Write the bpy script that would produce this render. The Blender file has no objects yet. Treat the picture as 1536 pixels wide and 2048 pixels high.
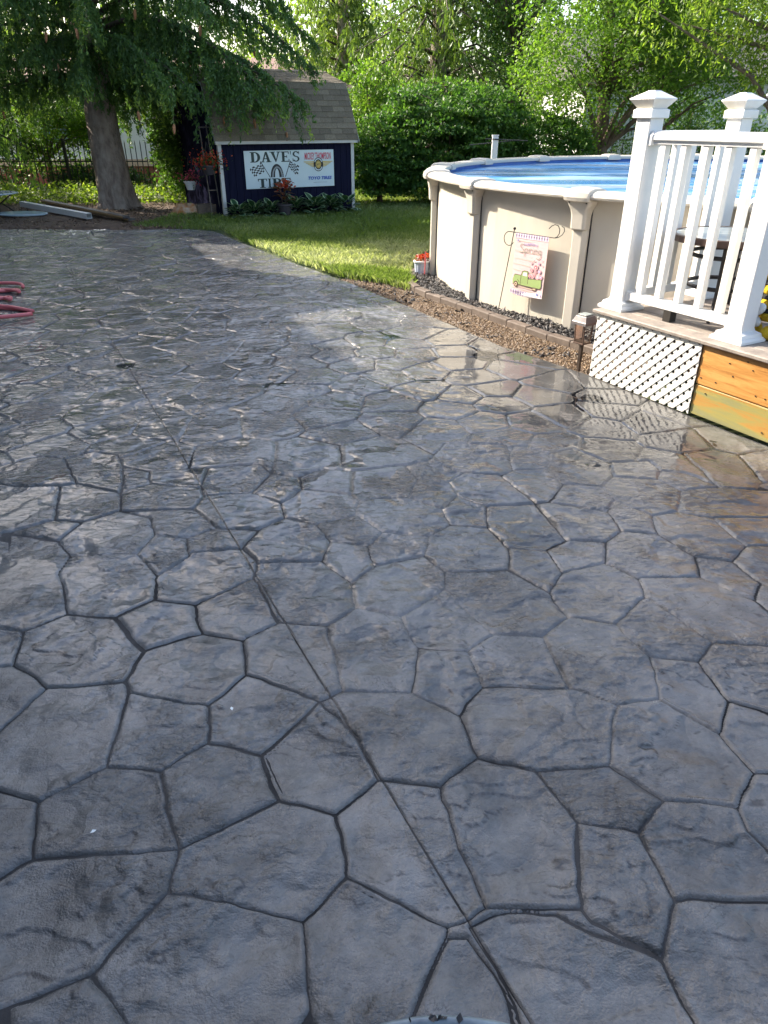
import bpy, math, random
import numpy as np
from mathutils import Vector, Matrix
random.seed(7); rng = np.random.default_rng(11)
S = bpy.context.scene
COL = S.collection
PI = math.pi

# ------------------------------------------------------------ camera, sky, sun, exposure
cam = bpy.data.objects.new('camera', bpy.data.cameras.new('camera')); COL.objects.link(cam)
cam.location = (0, 0, 1.7); cam.rotation_euler = (math.radians(90 - 28.9), 0, 0)
cam.data.sensor_fit = 'VERTICAL'; cam.data.sensor_height = 24; cam.data.sensor_width = 18
cam.data.lens = 1420 / 2048 * 24
cam.data.clip_start = 0.05; cam.data.clip_end = 500
S.camera = cam
SUN_EL = math.radians(33); SUN_AZ = math.atan2(-.855, .52)      # compass angle from +Y, to the left
w = bpy.data.worlds.new('World'); S.world = w; w.use_nodes = True
nt = w.node_tree; nt.nodes.clear()
sky = nt.nodes.new('ShaderNodeTexSky'); sky.sky_type = 'NISHITA'; sky.sun_disc = False
sky.sun_elevation = SUN_EL; sky.sun_rotation = SUN_AZ; sky.altitude = 200; sky.air_density = 1.0; sky.dust_density = 4.0; sky.ozone_density = 0.4
bg = nt.nodes.new('ShaderNodeBackground'); bg.inputs['Strength'].default_value = 0.15
out = nt.nodes.new('ShaderNodeOutputWorld')
nt.links.new(sky.outputs[0], bg.inputs[0]); nt.links.new(bg.outputs[0], out.inputs[0])
sl = bpy.data.lights.new('sun', 'SUN'); sl.energy = 3.5; sl.angle = math.radians(0.5); sl.color = (1.0, .91, .78)
sun = bpy.data.objects.new('sun', sl); COL.objects.link(sun)
sd = Vector((-.855 * math.cos(SUN_EL), .52 * math.cos(SUN_EL), math.sin(SUN_EL)))
sun.rotation_euler = sd.to_track_quat('Z', 'Y').to_euler(); sun.location = (-8, 6, 12)
vs = S.view_settings; vs.view_transform = 'Standard'; vs.look = 'None'; vs.gamma = 1; vs.exposure = 1.82; vs.use_curve_mapping = False

# ------------------------------------------------------------ materials
def newmat(name):
    m = bpy.data.materials.new(name); m.use_nodes = True
    n = m.node_tree; n.nodes.clear()
    o = n.nodes.new('ShaderNodeOutputMaterial')
    return m, n, o
def N(n, t, **k):
    x = n.nodes.new(t)
    for a, b in k.items():
        if a in x.bl_rna.properties and a not in ('name',): setattr(x, a, b)
    return x
def setv(x, **k):
    for a, b in k.items(): x.inputs[a.replace('_', ' ')].default_value = b
    return x
def c4(c): return (c[0], c[1], c[2], 1)
def noise(n, scale, detail=4, rough=.55, dist=0, vec=None, stretch=None):
    t = N(n, 'ShaderNodeTexNoise'); setv(t, Scale=scale, Detail=detail, Roughness=rough, Distortion=dist)
    if vec is None: vec = N(n, 'ShaderNodeNewGeometry').outputs['Position']
    if stretch:
        mp = N(n, 'ShaderNodeMapping'); mp.inputs['Scale'].default_value = stretch; n.links.new(vec, mp.inputs[0]); vec = mp.outputs[0]
    n.links.new(vec, t.inputs['Vector']); return t.outputs['Fac']
def ramp(n, fac, stops, interp='LINEAR'):
    r = N(n, 'ShaderNodeValToRGB'); e = r.color_ramp; e.interpolation = interp
    while len(e.elements) < len(stops): e.elements.new(.5)
    for el, (p, c) in zip(e.elements, stops):
        el.position = p; el.color = c4(c) if hasattr(c, '__len__') else (c, c, c, 1)
    n.links.new(fac, r.inputs[0]); return r.outputs[0]
def math_(n, op, a, b=None, c=None):
    x = N(n, 'ShaderNodeMath', operation=op)
    for i, v in enumerate((a, b, c)):
        if v is None: continue
        if isinstance(v, (int, float)): x.inputs[i].default_value = v
        else: n.links.new(v, x.inputs[i])
    return x.outputs[0]
def bump(n, h, dist, strength=1.0, prev=None):
    b = N(n, 'ShaderNodeBump'); b.inputs['Distance'].default_value = dist; b.inputs['Strength'].default_value = strength
    n.links.new(h, b.inputs['Height'])
    if prev: n.links.new(prev, b.inputs['Normal'])
    return b.outputs[0]
def mat(name, c1, c2=None, scale=8, rough=.5, r2=None, bmp=0, bscale=None, metal=0, stretch=None, spec=.5, detail=5, mid=(.35, .65), island=0, obj=False):
    m, n, o = newmat(name); p = N(n, 'ShaderNodeBsdfPrincipled'); n.links.new(p.outputs[0], o.inputs[0])
    p.inputs['Metallic'].default_value = metal; p.inputs['Specular IOR Level'].default_value = spec; p.inputs['Roughness'].default_value = rough
    vec = N(n, 'ShaderNodeTexCoord').outputs['Object'] if obj else None
    c2 = c2 or tuple(x * .8 for x in c1)
    f = noise(n, scale, detail, vec=vec, stretch=stretch)
    col = ramp(n, f, [(mid[0], c1), (mid[1], c2)])
    if island:
        oi = N(n, 'ShaderNodeObjectInfo').outputs['Random']
        h = N(n, 'ShaderNodeHueSaturation'); n.links.new(math_(n, 'MULTIPLY_ADD', oi, island, 1 - island / 2), h.inputs['Value']); n.links.new(col, h.inputs['Color']); col = h.outputs[0]
    n.links.new(col, p.inputs['Base Color'])
    if r2 is not None: n.links.new(ramp(n, noise(n, scale * .7, 4, vec=vec), [(.35, rough), (.65, r2)]), p.inputs['Roughness'])
    if bmp: n.links.new(bump(n, noise(n, bscale or scale * 4, 6, vec=vec, stretch=stretch), bmp), p.inputs['Normal'])
    return m
def leafmat(name, stops, trans=.45, gloss=.5):
    m, n, o = newmat(name)
    a = N(n, 'ShaderNodeAttribute'); a.attribute_name = 'tone'
    col = ramp(n, a.outputs['Fac'], stops)
    p = N(n, 'ShaderNodeBsdfPrincipled'); p.inputs['Roughness'].default_value = gloss; p.inputs['Specular IOR Level'].default_value = .35
    n.links.new(col, p.inputs['Base Color'])
    t = N(n, 'ShaderNodeBsdfTranslucent')
    g = N(n, 'ShaderNodeMix', data_type='RGBA', blend_type='MULTIPLY'); g.inputs[0].default_value = 1
    n.links.new(col, g.inputs[6]); g.inputs[7].default_value = (1.45, 1.55, .7, 1); n.links.new(g.outputs[2], t.inputs[0])
    x = N(n, 'ShaderNodeMixShader'); x.inputs[0].default_value = trans
    n.links.new(p.outputs[0], x.inputs[1]); n.links.new(t.outputs[0], x.inputs[2]); n.links.new(x.outputs[0], o.inputs[0])
    return m
M = {}
def stone_mat():
    m, n, o = newmat('wet_stamped_concrete'); p = N(n, 'ShaderNodeBsdfPrincipled'); p.inputs['Specular IOR Level'].default_value = .62; n.links.new(p.outputs[0], o.inputs[0])
    pos = N(n, 'ShaderNodeNewGeometry').outputs['Position']; xyz = N(n, 'ShaderNodeSeparateXYZ'); n.links.new(pos, xyz.inputs[0])
    big = noise(n, 1.3, 6, .62); mid = noise(n, 7, 8, .62, .4); fine = noise(n, 60, 5, .6)
    a = math_(n, 'MULTIPLY_ADD', big, .5, math_(n, 'MULTIPLY_ADD', mid, .45, math_(n, 'MULTIPLY', fine, .14)))
    col = ramp(n, a, [(.37, (.040, .040, .041)), (.51, (.112, .111, .110)), (.66, (.196, .192, .187))])
    oi = N(n, 'ShaderNodeObjectInfo').outputs['Random']
    h = N(n, 'ShaderNodeHueSaturation'); n.links.new(math_(n, 'MULTIPLY_ADD', oi, .26, .87), h.inputs['Value']); n.links.new(col, h.inputs['Color'])
    # slate clefts: stepped plates of a warped noise, steps coloured darker
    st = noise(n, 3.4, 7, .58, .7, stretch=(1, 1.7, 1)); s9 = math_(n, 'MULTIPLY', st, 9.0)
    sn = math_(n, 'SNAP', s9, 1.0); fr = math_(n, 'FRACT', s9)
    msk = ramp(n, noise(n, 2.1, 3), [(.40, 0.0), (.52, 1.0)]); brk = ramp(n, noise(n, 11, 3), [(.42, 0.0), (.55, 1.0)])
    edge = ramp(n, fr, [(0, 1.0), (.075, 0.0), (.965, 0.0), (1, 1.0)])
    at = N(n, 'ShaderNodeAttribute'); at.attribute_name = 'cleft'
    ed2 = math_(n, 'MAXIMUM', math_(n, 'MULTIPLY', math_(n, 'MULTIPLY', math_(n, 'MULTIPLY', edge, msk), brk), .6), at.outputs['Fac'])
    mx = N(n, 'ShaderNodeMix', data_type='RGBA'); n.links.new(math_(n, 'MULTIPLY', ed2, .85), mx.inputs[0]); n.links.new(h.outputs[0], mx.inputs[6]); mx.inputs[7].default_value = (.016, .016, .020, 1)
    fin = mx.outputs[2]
    # where rain still stands as a film (beside the pool and deck) against where the slab has drained
    px = math_(n, 'SUBTRACT', xyz.outputs[0], 1.22); py = math_(n, 'SUBTRACT', xyz.outputs[1], 5.0)
    dx = math_(n, 'ADD', math_(n, 'MULTIPLY', px, .481 * .40), math_(n, 'MULTIPLY', py, -.877 * .40)); dy = math_(n, 'ADD', math_(n, 'MULTIPLY', px, .877 * .86), math_(n, 'MULTIPLY', py, .481 * .86))
    dd = math_(n, 'SQRT', math_(n, 'ADD', math_(n, 'MULTIPLY', dx, dx), math_(n, 'MULTIPLY', dy, dy)))
    dd = math_(n, 'ADD', dd, math_(n, 'MULTIPLY', math_(n, 'SUBTRACT', noise(n, 2.2, 4), .5), 1.1))
    wet = ramp(n, dd, [(.45, 1.0), (.95, 0.0)])
    dry_or_lit = ramp(n, math_(n, 'ADD', math_(n, 'MULTIPLY', xyz.outputs[1], .25), math_(n, 'MULTIPLY', noise(n, 1.5, 4), .5)), [(.62, 1.0), (1.1, 0.0)])
    rr = math_(n, 'MULTIPLY_ADD', noise(n, 2.2, 5, .6), .6, math_(n, 'MULTIPLY', noise(n, 14, 5, .6), .4))
    r0 = ramp(n, rr, [(.40, .045), (.52, .11), (.65, .27)])
    r1 = math_(n, 'ADD', r0, math_(n, 'MULTIPLY', dry_or_lit, .15)); r1 = math_(n, 'MULTIPLY', r1, math_(n, 'SUBTRACT', 1.0, math_(n, 'MULTIPLY', wet, .85)))
    n.links.new(r1, p.inputs['Roughness'])
    dk = N(n, 'ShaderNodeHueSaturation'); n.links.new(math_(n, 'SUBTRACT', 1.0, math_(n, 'MULTIPLY', wet, .42)), dk.inputs['Value']); n.links.new(fin, dk.inputs['Color']); n.links.new(dk.outputs[0], p.inputs['Base Color'])
    amt = math_(n, 'SUBTRACT', 1.0, math_(n, 'MULTIPLY', wet, .975))
    rgh = ramp(n, noise(n, 2.3, 4, .6), [(.50, 0.0), (.62, 1.0)])
    hts = math_(n, 'MULTIPLY', math_(n, 'MULTIPLY', sn, msk), .0050)
    hts = math_(n, 'ADD', hts, math_(n, 'MULTIPLY', noise(n, 20, 5, .55, .3, stretch=(1, 1.6, 1)), math_(n, 'MULTIPLY_ADD', rgh, .026, .006)))
    hts = math_(n, 'ADD', hts, math_(n, 'MULTIPLY', math_(n, 'MULTIPLY', noise(n, 170, 3, .6), math_(n, 'MULTIPLY_ADD', dry_or_lit, .85, .15)), .0036))
    n.links.new(bump(n, math_(n, 'MULTIPLY', hts, amt), 1.0, 1.0), p.inputs['Normal'])
    return m
M['stone'] = stone_mat()
def film_mat():
    m, n, o = newmat('rain_film'); tr = N(n, 'ShaderNodeBsdfTransparent'); tr.inputs[0].default_value = (.80, .82, .84, 1)
    gl = N(n, 'ShaderNodeBsdfGlossy'); gl.inputs['Roughness'].default_value = .012
    fr = N(n, 'ShaderNodeFresnel'); fr.inputs['IOR'].default_value = 1.5
    nb = bump(n, noise(n, 5, 3), .0009, .5); n.links.new(nb, gl.inputs['Normal']); n.links.new(nb, fr.inputs['Normal'])
    x = N(n, 'ShaderNodeMixShader'); n.links.new(fr.outputs[0], x.inputs[0]); n.links.new(tr.outputs[0], x.inputs[1]); n.links.new(gl.outputs[0], x.inputs[2]); n.links.new(x.outputs[0], o.inputs[0])
    return m
M['film'] = film_mat()
def flat(name, c, rough=.5, metal=0, spec=.5): 
    return mat(name, c, tuple(min(1, x * 1.07) for x in c), 6, rough, metal=metal, spec=spec)
M['grout'] = mat('wet_joint_concrete', (.012, .012, .013), (.075, .074, .074), 2.2, .75, .85, .004, 60, spec=.2)
M['soil'] = mat('soil_bark', (.060, .038, .026), (.13, .085, .055), 7, .9, bmp=.02, bscale=40)
M['lawn'] = mat('lawn_ground', (.050, .085, .018), (.085, .10, .035), 5, .9, bmp=.02, bscale=60)
M['gravelbase'] = mat('gravel_ground', (.09, .06, .04), (.17, .115, .07), 60, .9, bmp=.01, bscale=90)
M['mulchbase'] = mat('mulch_ground', (.02, .02, .022), (.06, .05, .045), 40, .8, bmp=.012, bscale=70)
M['farground'] = mat('far_ground', (.05, .075, .02), (.08, .09, .035), 1.2, .95)
M['vinyl'] = mat('white_vinyl', (.76, .755, .73), (.71, .705, .68), 3, .35, .45, .0006, 60)
M['vinylcap'] = mat('vinyl_cap_weathered', (.80, .79, .76), (.66, .62, .50), 5, .35, .5, mid=(.45, .75))
M['lattice'] = mat('white_lattice', (.74, .73, .68), (.68, .66, .60), 6, .5)
M['pool'] = mat('beige_pool_resin', (.58, .54, .46), (.54, .50, .425), 2.5, .38, .5, .001, 40)
M['poolwall'] = mat('beige_pool_wall', (.60, .555, .465), (.56, .515, .425), 3, .40, .5, .004, 9, stretch=(1, 1, .35))
M['liner'] = mat('blue_liner', (.01, .10, .42), (.02, .16, .55), 6, .35)
def water_mat():
    m, n, o = newmat('pool_water'); p = N(n, 'ShaderNodeBsdfPrincipled'); n.links.new(p.outputs[0], o.inputs[0])
    n.links.new(ramp(n, noise(n, .9, 4, .6, .5, stretch=(.6, 2.2, 1)), [(.36, (.03, .19, .50)), (.48, (.13, .32, .58)), (.60, (.32, .43, .56))]), p.inputs['Base Color'])
    n.links.new(ramp(n, noise(n, .7, 3, stretch=(.5, 2.5, 1)), [(.4, .12), (.6, .40)]), p.inputs['Roughness'])
    n.links.new(bump(n, noise(n, 3, 4, .5, .4, stretch=(.5, 1.6, 1)), .02, .35), p.inputs['Normal'])
    return m
M['water'] = water_mat()
M['deck'] = mat('grey_brown_decking', (.30, .255, .215), (.20, .172, .148), 5, .5, .65, .002, 22, stretch=(3, 3, 3), island=.2)
def skirt_mat():
    m, n, o = newmat('treated_lumber'); p = N(n, 'ShaderNodeBsdfPrincipled'); n.links.new(p.outputs[0], o.inputs[0]); p.inputs['Roughness'].default_value = .42
    tc = N(n, 'ShaderNodeTexCoord').outputs['Object']
    g = noise(n, 2.6, 9, .68, .6, vec=tc, stretch=(1, 11, 11)); g2 = noise(n, 1.4, 4, .5, .4, vec=tc, stretch=(1, 5, 5))
    col = ramp(n, g, [(.30, (.21, .085, .018)), (.47, (.44, .205, .05)), (.62, (.56, .29, .085)), (.75, (.36, .15, .035))])
    n.links.new(col, p.inputs['Base Color']); n.links.new(bump(n, g, .004, .5), p.inputs['Normal'])
    return m
M['skirt'] = skirt_mat()
def skirt2():
    m, n, o = newmat('green_treated_lumber'); p = N(n, 'ShaderNodeBsdfPrincipled'); n.links.new(p.outputs[0], o.inputs[0]); p.inputs['Roughness'].default_value = .42
    tc = N(n, 'ShaderNodeTexCoord').outputs['Object']
    g = noise(n, 1.7, 8, .66, .7, vec=tc, stretch=(1.0, 9, 10))
    col = ramp(n, g, [(.30, (.33, .135, .03)), (.42, (.38, .21, .05)), (.52, (.28, .245, .075)), (.66, (.225, .215, .10)), (.8, (.20, .18, .11))])
    n.links.new(col, p.inputs['Base Color']); n.links.new(bump(n, noise(n, 4, 7, vec=tc, stretch=(1, 9, 9)), .004, .5), p.inputs['Normal'])
    return m
M['skirt2'] = skirt2()
M['rimboard'] = mat('old_rim_board', (.20, .115, .085), (.13, .085, .07), 6, .8)
M['nail'] = flat('nail_head', (.05, .045, .04), .5, .6)
M['navy'] = mat('navy_siding', (.012, .013, .028), (.016, .017, .036), 4, .6, .7, stretch=(6, 6, .6), spec=0)
M['trim'] = mat('white_trim', (.58, .58, .55), (.50, .50, .47), 6, .5)
M['shingle'] = mat('asphalt_shingle', (.130, .106, .070), (.180, .150, .102), 40, .9, bmp=.003, bscale=180, island=.45)
M['roofdeck'] = flat('roof_underlay', (.05, .045, .04), .9)
M['signwhite'] = mat('sign_board', (.62, .72, .72), (.58, .68, .69), 3, .4)
M['signgreen'] = flat('sign_dark_green', (.012, .035, .030), .5)
M['signred'] = flat('sign_red', (.62, .06, .10), .5)
M['signblue'] = flat('sign_blue', (.01, .07, .40), .5)
M['signgold'] = flat('sign_gold', (.60, .42, .10), .5)
M['black'] = flat('black_ink', (.012, .012, .014), .5)
M['greyink'] = flat('grey_ink', (.25, .28, .28), .6)
M['bark'] = mat('spruce_bark', (.22, .17, .135), (.42, .35, .28), 9, .95, bmp=.05, bscale=26, stretch=(1, 1, .5))
M['bark2'] = mat('brown_bark', (.10, .072, .05), (.19, .14, .10), 8, .95, bmp=.03, bscale=30, stretch=(1, 1, .3))
M['twig'] = mat('dark_twig', (.045, .036, .028), (.09, .07, .05), 8, .9)
M['spruce'] = leafmat('spruce_needles', [(0, (.045, .092, .034)), (.5, (.090, .170, .050)), (.8, (.17, .27, .060)), (1, (.30, .41, .08))], .42, .5)
M['spruce2'] = leafmat('pale_spruce_needles', [(0, (0.054, 0.101, 0.027)), (.5, (0.115, 0.189, 0.038)), (1, (0.230, 0.297, 0.068))], .35)
M['hedge'] = leafmat('hedge_leaves', [(0, (.028, .075, .018)), (.55, (.060, .140, .026)), (1, (.14, .24, .045))], .42, .55)
M['leafA'] = leafmat('bright_leaves', [(0, (0.056, 0.119, 0.019)), (.5, (0.106, 0.206, 0.027)), (1, (0.213, 0.312, 0.056))], .45)
M['leafB'] = leafmat('mid_green_leaves', [(0, (0.037, 0.094, 0.025)), (.5, (0.075, 0.156, 0.031)), (1, (0.150, 0.237, 0.050))], .4)
M['leafC'] = leafmat('yellow_green_leaves', [(0, (0.090, 0.156, 0.022)), (.5, (0.156, 0.240, 0.034)), (1, (0.276, 0.336, 0.066))], .5)
M['leafD'] = leafmat('dark_leaves', [(0, (0.019, 0.048, 0.017)), (.6, (0.042, 0.096, 0.024)), (1, (0.090, 0.168, 0.036))], .35)
M['grass'] = leafmat('grass_blades', [(0, (.08, .135, .026)), (.5, (.15, .215, .055)), (.8, (.28, .32, .15)), (1, (.46, .48, .34))], .4, .35)
M['hosta'] = leafmat('hosta_green', [(0, (.020, .065, .030)), (1, (.045, .105, .045))], .25, .35)
M['hostaedge'] = flat('hosta_cream_margin', (.36, .46, .24), .4)
M['cone'] = mat('spruce_cone', (.30, .13, .055), (.42, .20, .09), 60, .7, bmp=.01, bscale=120)
M['redhose'] = mat('red_hose', (.55, .115, .13), (.62, .16, .17), 5, .4)
M['edging'] = mat('brown_edging', (.105, .078, .060), (.155, .120, .095), 9, .75, bmp=.004, bscale=70, island=.25)
M['pebble'] = leafmat('pea_gravel', [(0, (.07, .04, .022)), (.35, (.16, .10, .052)), (.75, (.26, .185, .11)), (1, (.38, .32, .26))], 0, .6)
M['chip'] = leafmat('black_mulch', [(0, (.012, .012, .013)), (.7, (.04, .038, .04)), (1, (.16, .14, .13))], 0, .45)
M['litter'] = leafmat('bark_litter', [(0, (.05, .03, .02)), (.6, (.14, .085, .05)), (1, (.34, .25, .16))], 0, .8)
M['iron'] = mat('black_iron', (.014, .014, .015), (.03, .028, .026), 20, .5)
M['bronze'] = mat('bronze_metal', (.055, .040, .032), (.09, .065, .05), 12, .4, metal=.4)
M['silver'] = mat('lantern_cap', (.17, .15, .15), (.24, .22, .21), 12, .45, metal=.3)
M['copper'] = mat('copper_frame', (.17, .11, .085), (.10, .07, .055), 12, .4, metal=.5)
M['panelglass'] = flat('solar_glass', (.30, .33, .31), .12)
def glass_mat():
    m, n, o = newmat('clear_pane'); tr = N(n, 'ShaderNodeBsdfTransparent'); tr.inputs[0].default_value = (.93, .93, .9, 1)
    gl = N(n, 'ShaderNodeBsdfGlossy'); gl.inputs['Roughness'].default_value = .03
    fr = N(n, 'ShaderNodeFresnel'); fr.inputs['IOR'].default_value = 1.45
    x = N(n, 'ShaderNodeMixShader'); n.links.new(fr.outputs[0], x.inputs[0]); n.links.new(tr.outputs[0], x.inputs[1]); n.links.new(gl.outputs[0], x.inputs[2]); n.links.new(x.outputs[0], o.inputs[0])
    return m
M['pane'] = glass_mat()
M['frost'] = flat('frosted_table_glass', (.42, .47, .46), .12)
M['blueglass'] = flat('pale_blue_glass', (.40, .50, .55), .1)
M['darkmetal'] = flat('charcoal_metal', (.03, .028, .03), .4, .2)
M['brownmetal'] = flat('brown_table_rim', (.075, .045, .032), .45)
M['flagcloth'] = mat('pink_flag_cloth', (.72, .55, .53), (.68, .50, .49), 14, .8, stretch=(1, 1, 5))
M['f_white'] = flat('print_white', (.72, .66, .66), .8); M['f_plum'] = flat('print_plum', (.16, .09, .15), .8); M['f_green'] = flat('print_green', (.30, .40, .14), .8)
M['f_dark'] = flat('print_brown', (.09, .04, .03), .8); M['f_red'] = flat('print_red', (.65, .07, .08), .8); M['f_blue'] = flat('print_blue', (.22, .26, .50), .8)
M['f_pink'] = flat('print_pink', (.78, .40, .42), .8); M['f_script'] = flat('print_script', (.34, .30, .24), .8); M['f_tan'] = flat('print_tan', (.60, .46, .30), .8); M['f_purple'] = flat('print_lilac', (.42, .32, .50), .8)
M['red'] = leafmat('red_petals', [(0, (.30, .02, .01)), (.5, (.52, .05, .02)), (1, (.62, .14, .05))], .3)
M['pink'] = leafmat('pink_petals', [(0, (.32, .02, .07)), (1, (.62, .12, .20))], .3)
M['bronzeleaf'] = leafmat('bronze_leaves', [(0, (.10, .035, .02)), (.5, (.22, .08, .04)), (1, (.40, .20, .10))], .3)
M['potwhite'] = flat('white_pot', (.66, .70, .70), .4); M['potdark'] = flat('charcoal_pot', (.045, .040, .045), .5)
M['potblue'] = mat('blue_white_pot', (.62, .66, .74), (.46, .52, .66), 20, .4)
M['woodgrey'] = mat('weathered_wood', (.22, .17, .12), (.14, .11, .085), 8, .85, bmp=.004, bscale=30, stretch=(1, 1, 5))
M['trellis'] = mat('grey_trellis_wood', (.30, .26, .21), (.20, .17, .14), 9, .8)
M['rock'] = mat('mottled_rock', (.62, .50, .36), (.50, .20, .05), 9, .8, bmp=.02, bscale=18)
M['yellow'] = mat('yellow_knit', (.68, .46, .02), (.52, .34, .01), 30, .9, bmp=.008, bscale=140)
M['blackknit'] = mat('black_knit', (.015, .014, .014), (.03, .03, .03), 30, .9, bmp=.006, bscale=140)
M['ovalwhite'] = flat('pale_oval', (.62, .66, .68), .35)
M['whitepost'] = mat('white_vinyl_rail', (.74, .74, .71), (.66, .66, .62), 6, .45)
M['darkboard'] = mat('dark_composite', (.040, .036, .036), (.075, .066, .06), 6, .55); M['tanedge'] = flat('tan_board_edge', (.34, .22, .10), .7)
M['housewall'] = mat('pale_house_siding', (.62, .62, .60), (.56, .56, .55), 3, .6)
M['tan'] = flat('tan_sill', (.50, .36, .25), .8); M['brickred'] = mat('red_brick', (.20, .060, .035), (.28, .10, .06), 16, .9)
M['redroof'] = mat('reddish_roof', (.27, .165, .135), (.20, .125, .105), 14, .9, bmp=.01, bscale=50)
M['winglass'] = flat('window_glass', (.10, .15, .22), .08)
M['houseown'] = mat('taupe_house_siding', (.40, .38, .35), (.36, .34, .31), 3, .7)
M['darkroof'] = mat('charcoal_roof', (.06, .058, .055), (.10, .095, .09), 20, .9)
M['galv'] = mat('galvanised_rim', (.22, .27, .29), (.11, .13, .15), 30, .35, metal=.3); M['binside'] = mat('dark_bin_inside', (.05, .05, .055), (.09, .085, .08), 12, .6)

# ------------------------------------------------------------ helpers
class B:
    """collects shapes; build() links them as ONE mesh object"""
    def __init__(s, T=None): s.v = []; s.f = []; s.T = T
    def add(s, vs, fs):
        o = len(s.v)
        for p in vs: s.v.append(tuple(s.T @ Vector(p)) if s.T else tuple(p))
        s.f += [tuple(i + o for i in f) for f in fs]; return s
    def box(s, x0, x1, y0, y1, z0, z1, ch=0):
        if ch:
            return s.loft([[(x0 + c, y0 + c, z), (x1 - c, y0 + c, z), (x1 - c, y1 - c, z), (x0 + c, y1 - c, z)] for c, z in ((ch, z0), (0, z0 + ch), (0, z1 - ch), (ch, z1))])
        return s.add([(x, y, z) for z in (z0, z1) for x, y in ((x0, y0), (x1, y0), (x1, y1), (x0, y1))],
                     [(3, 2, 1, 0), (4, 5, 6, 7), (0, 1, 5, 4), (1, 2, 6, 5), (2, 3, 7, 6), (3, 0, 4, 7)])
    def loft(s, rings, cap=True, closed=True):
        k = len(rings[0]); vs = [p for r in rings for p in r]; fs = []
        for i in range(len(rings) - 1):
            for j in range(k if closed else k - 1):
                a, b = i * k + j, i * k + (j + 1) % k; fs.append((a, b, b + k, a + k))
        if cap: fs += [tuple(reversed(range(k))), tuple(range((len(rings) - 1) * k, len(rings) * k))]
        return s.add(vs, fs)
    def lathe(s, prof, n=16, c=(0, 0, 0), cap=True):
        return s.loft([[(c[0] + r * math.cos(2 * PI * j / n), c[1] + r * math.sin(2 * PI * j / n), c[2] + z) for j in range(n)] for r, z in prof], cap)
    def tube(s, pts, r, n=8, cap=True):
        pts = [Vector(p) for p in pts]; rs = r if hasattr(r, '__len__') else [r] * len(pts); rings = []; ref = None
        for i, p in enumerate(pts):
            d = (pts[min(i + 1, len(pts) - 1)] - pts[max(i - 1, 0)]).normalized()
            if ref is None: ref = Vector((0, 0, 1)) if abs(d.z) < .9 else Vector((1, 0, 0))
            u = (ref - d * ref.dot(d)).normalized(); ref = u; q = d.cross(u)
            rings.append([tuple(p + (u * math.cos(2 * PI * j / n) + q * math.sin(2 * PI * j / n)) * rs[i]) for j in range(n)])
        return s.loft(rings, cap)
    def prism(s, poly, z0, z1):
        return s.loft([[(x, y, z0) for x, y in poly], [(x, y, z1) for x, y in poly]])
    def build(s, name, m, parent=None, smooth=False, bevel=0, **k):
        me = bpy.data.meshes.new(name); o0 = origin(parent)
        me.from_pydata([(p[0] - o0[0], p[1] - o0[1], p[2] - o0[2]) for p in s.v], [], s.f); me.update()
        return link(name, me, m, parent, smooth, bevel, **k)
def origin(p):
    o = Vector((0, 0, 0))
    while p: o = o + p.location; p = p.parent
    return o
def tag(o, label=None, cat=None, group=None, kind=None):
    for a, b in (('label', label), ('category', cat), ('group', group), ('kind', kind)):
        if b: o[a] = b
    return o
def link(name, me, m, parent=None, smooth=False, bevel=0, **k):
    o = bpy.data.objects.new(name, me); COL.objects.link(o)
    for x in (m if isinstance(m, (list, tuple)) else [m]): me.materials.append(M[x])
    if parent: o.parent = parent
    if smooth: me.shade_smooth() if smooth is True else me.shade_auto_smooth(smooth) if hasattr(me, 'shade_auto_smooth') else None
    if bevel:
        b = o.modifiers.new('bevel', 'BEVEL'); b.width = bevel; b.segments = 2; b.limit_method = 'ANGLE'
    return tag(o, **k)
def thing(name, label, cat, loc, group=None):
    o = bpy.data.objects.new(name, None); COL.objects.link(o); o.location = loc; o.empty_display_size = .2
    return tag(o, label, cat, group)
def copy(o, parent=None, loc=None, rot=None, scale=None):
    c = o.copy(); COL.objects.link(c)
    if parent: c.parent = parent
    if loc is not None: c.location = loc
    if rot is not None: c.rotation_euler = rot
    if scale is not None: c.scale = scale
    return c
def npmesh(name, v, faces, m, parent=None, tone=None, smooth=False, attr='tone', **k):
    """v (n,3), faces (f,3 or 4) numpy -> one object; tone is a per-vertex float"""
    o0 = origin(parent); v = np.asarray(v, dtype=np.float32) - np.array(o0, dtype=np.float32); faces = np.asarray(faces, dtype=np.int32)
    me = bpy.data.meshes.new(name); me.vertices.add(len(v)); me.vertices.foreach_set('co', v.ravel())
    kf = faces.shape[1]; me.loops.add(faces.size); me.loops.foreach_set('vertex_index', faces.ravel())
    me.polygons.add(len(faces)); me.polygons.foreach_set('loop_start', np.arange(0, faces.size, kf, dtype=np.int32))
    if smooth: me.polygons.foreach_set('use_smooth', np.ones(len(faces), dtype=bool))
    me.update(calc_edges=True)
    if tone is not None:
        a = me.attributes.new(attr, 'FLOAT', 'POINT'); a.data.foreach_set('value', np.asarray(tone, dtype=np.float32))
    return link(name, me, m, parent, False, 0, **k)
def hash2(ix, iy, s):
    h = (ix.astype(np.int64) * 374761393 + iy.astype(np.int64) * 668265263 + s * 974634777) & 0xffffffff
    h = ((h ^ (h >> 13)) * 1274126177) & 0xffffffff
    return ((h ^ (h >> 16)) & 0xffff) / 65535.0
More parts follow.
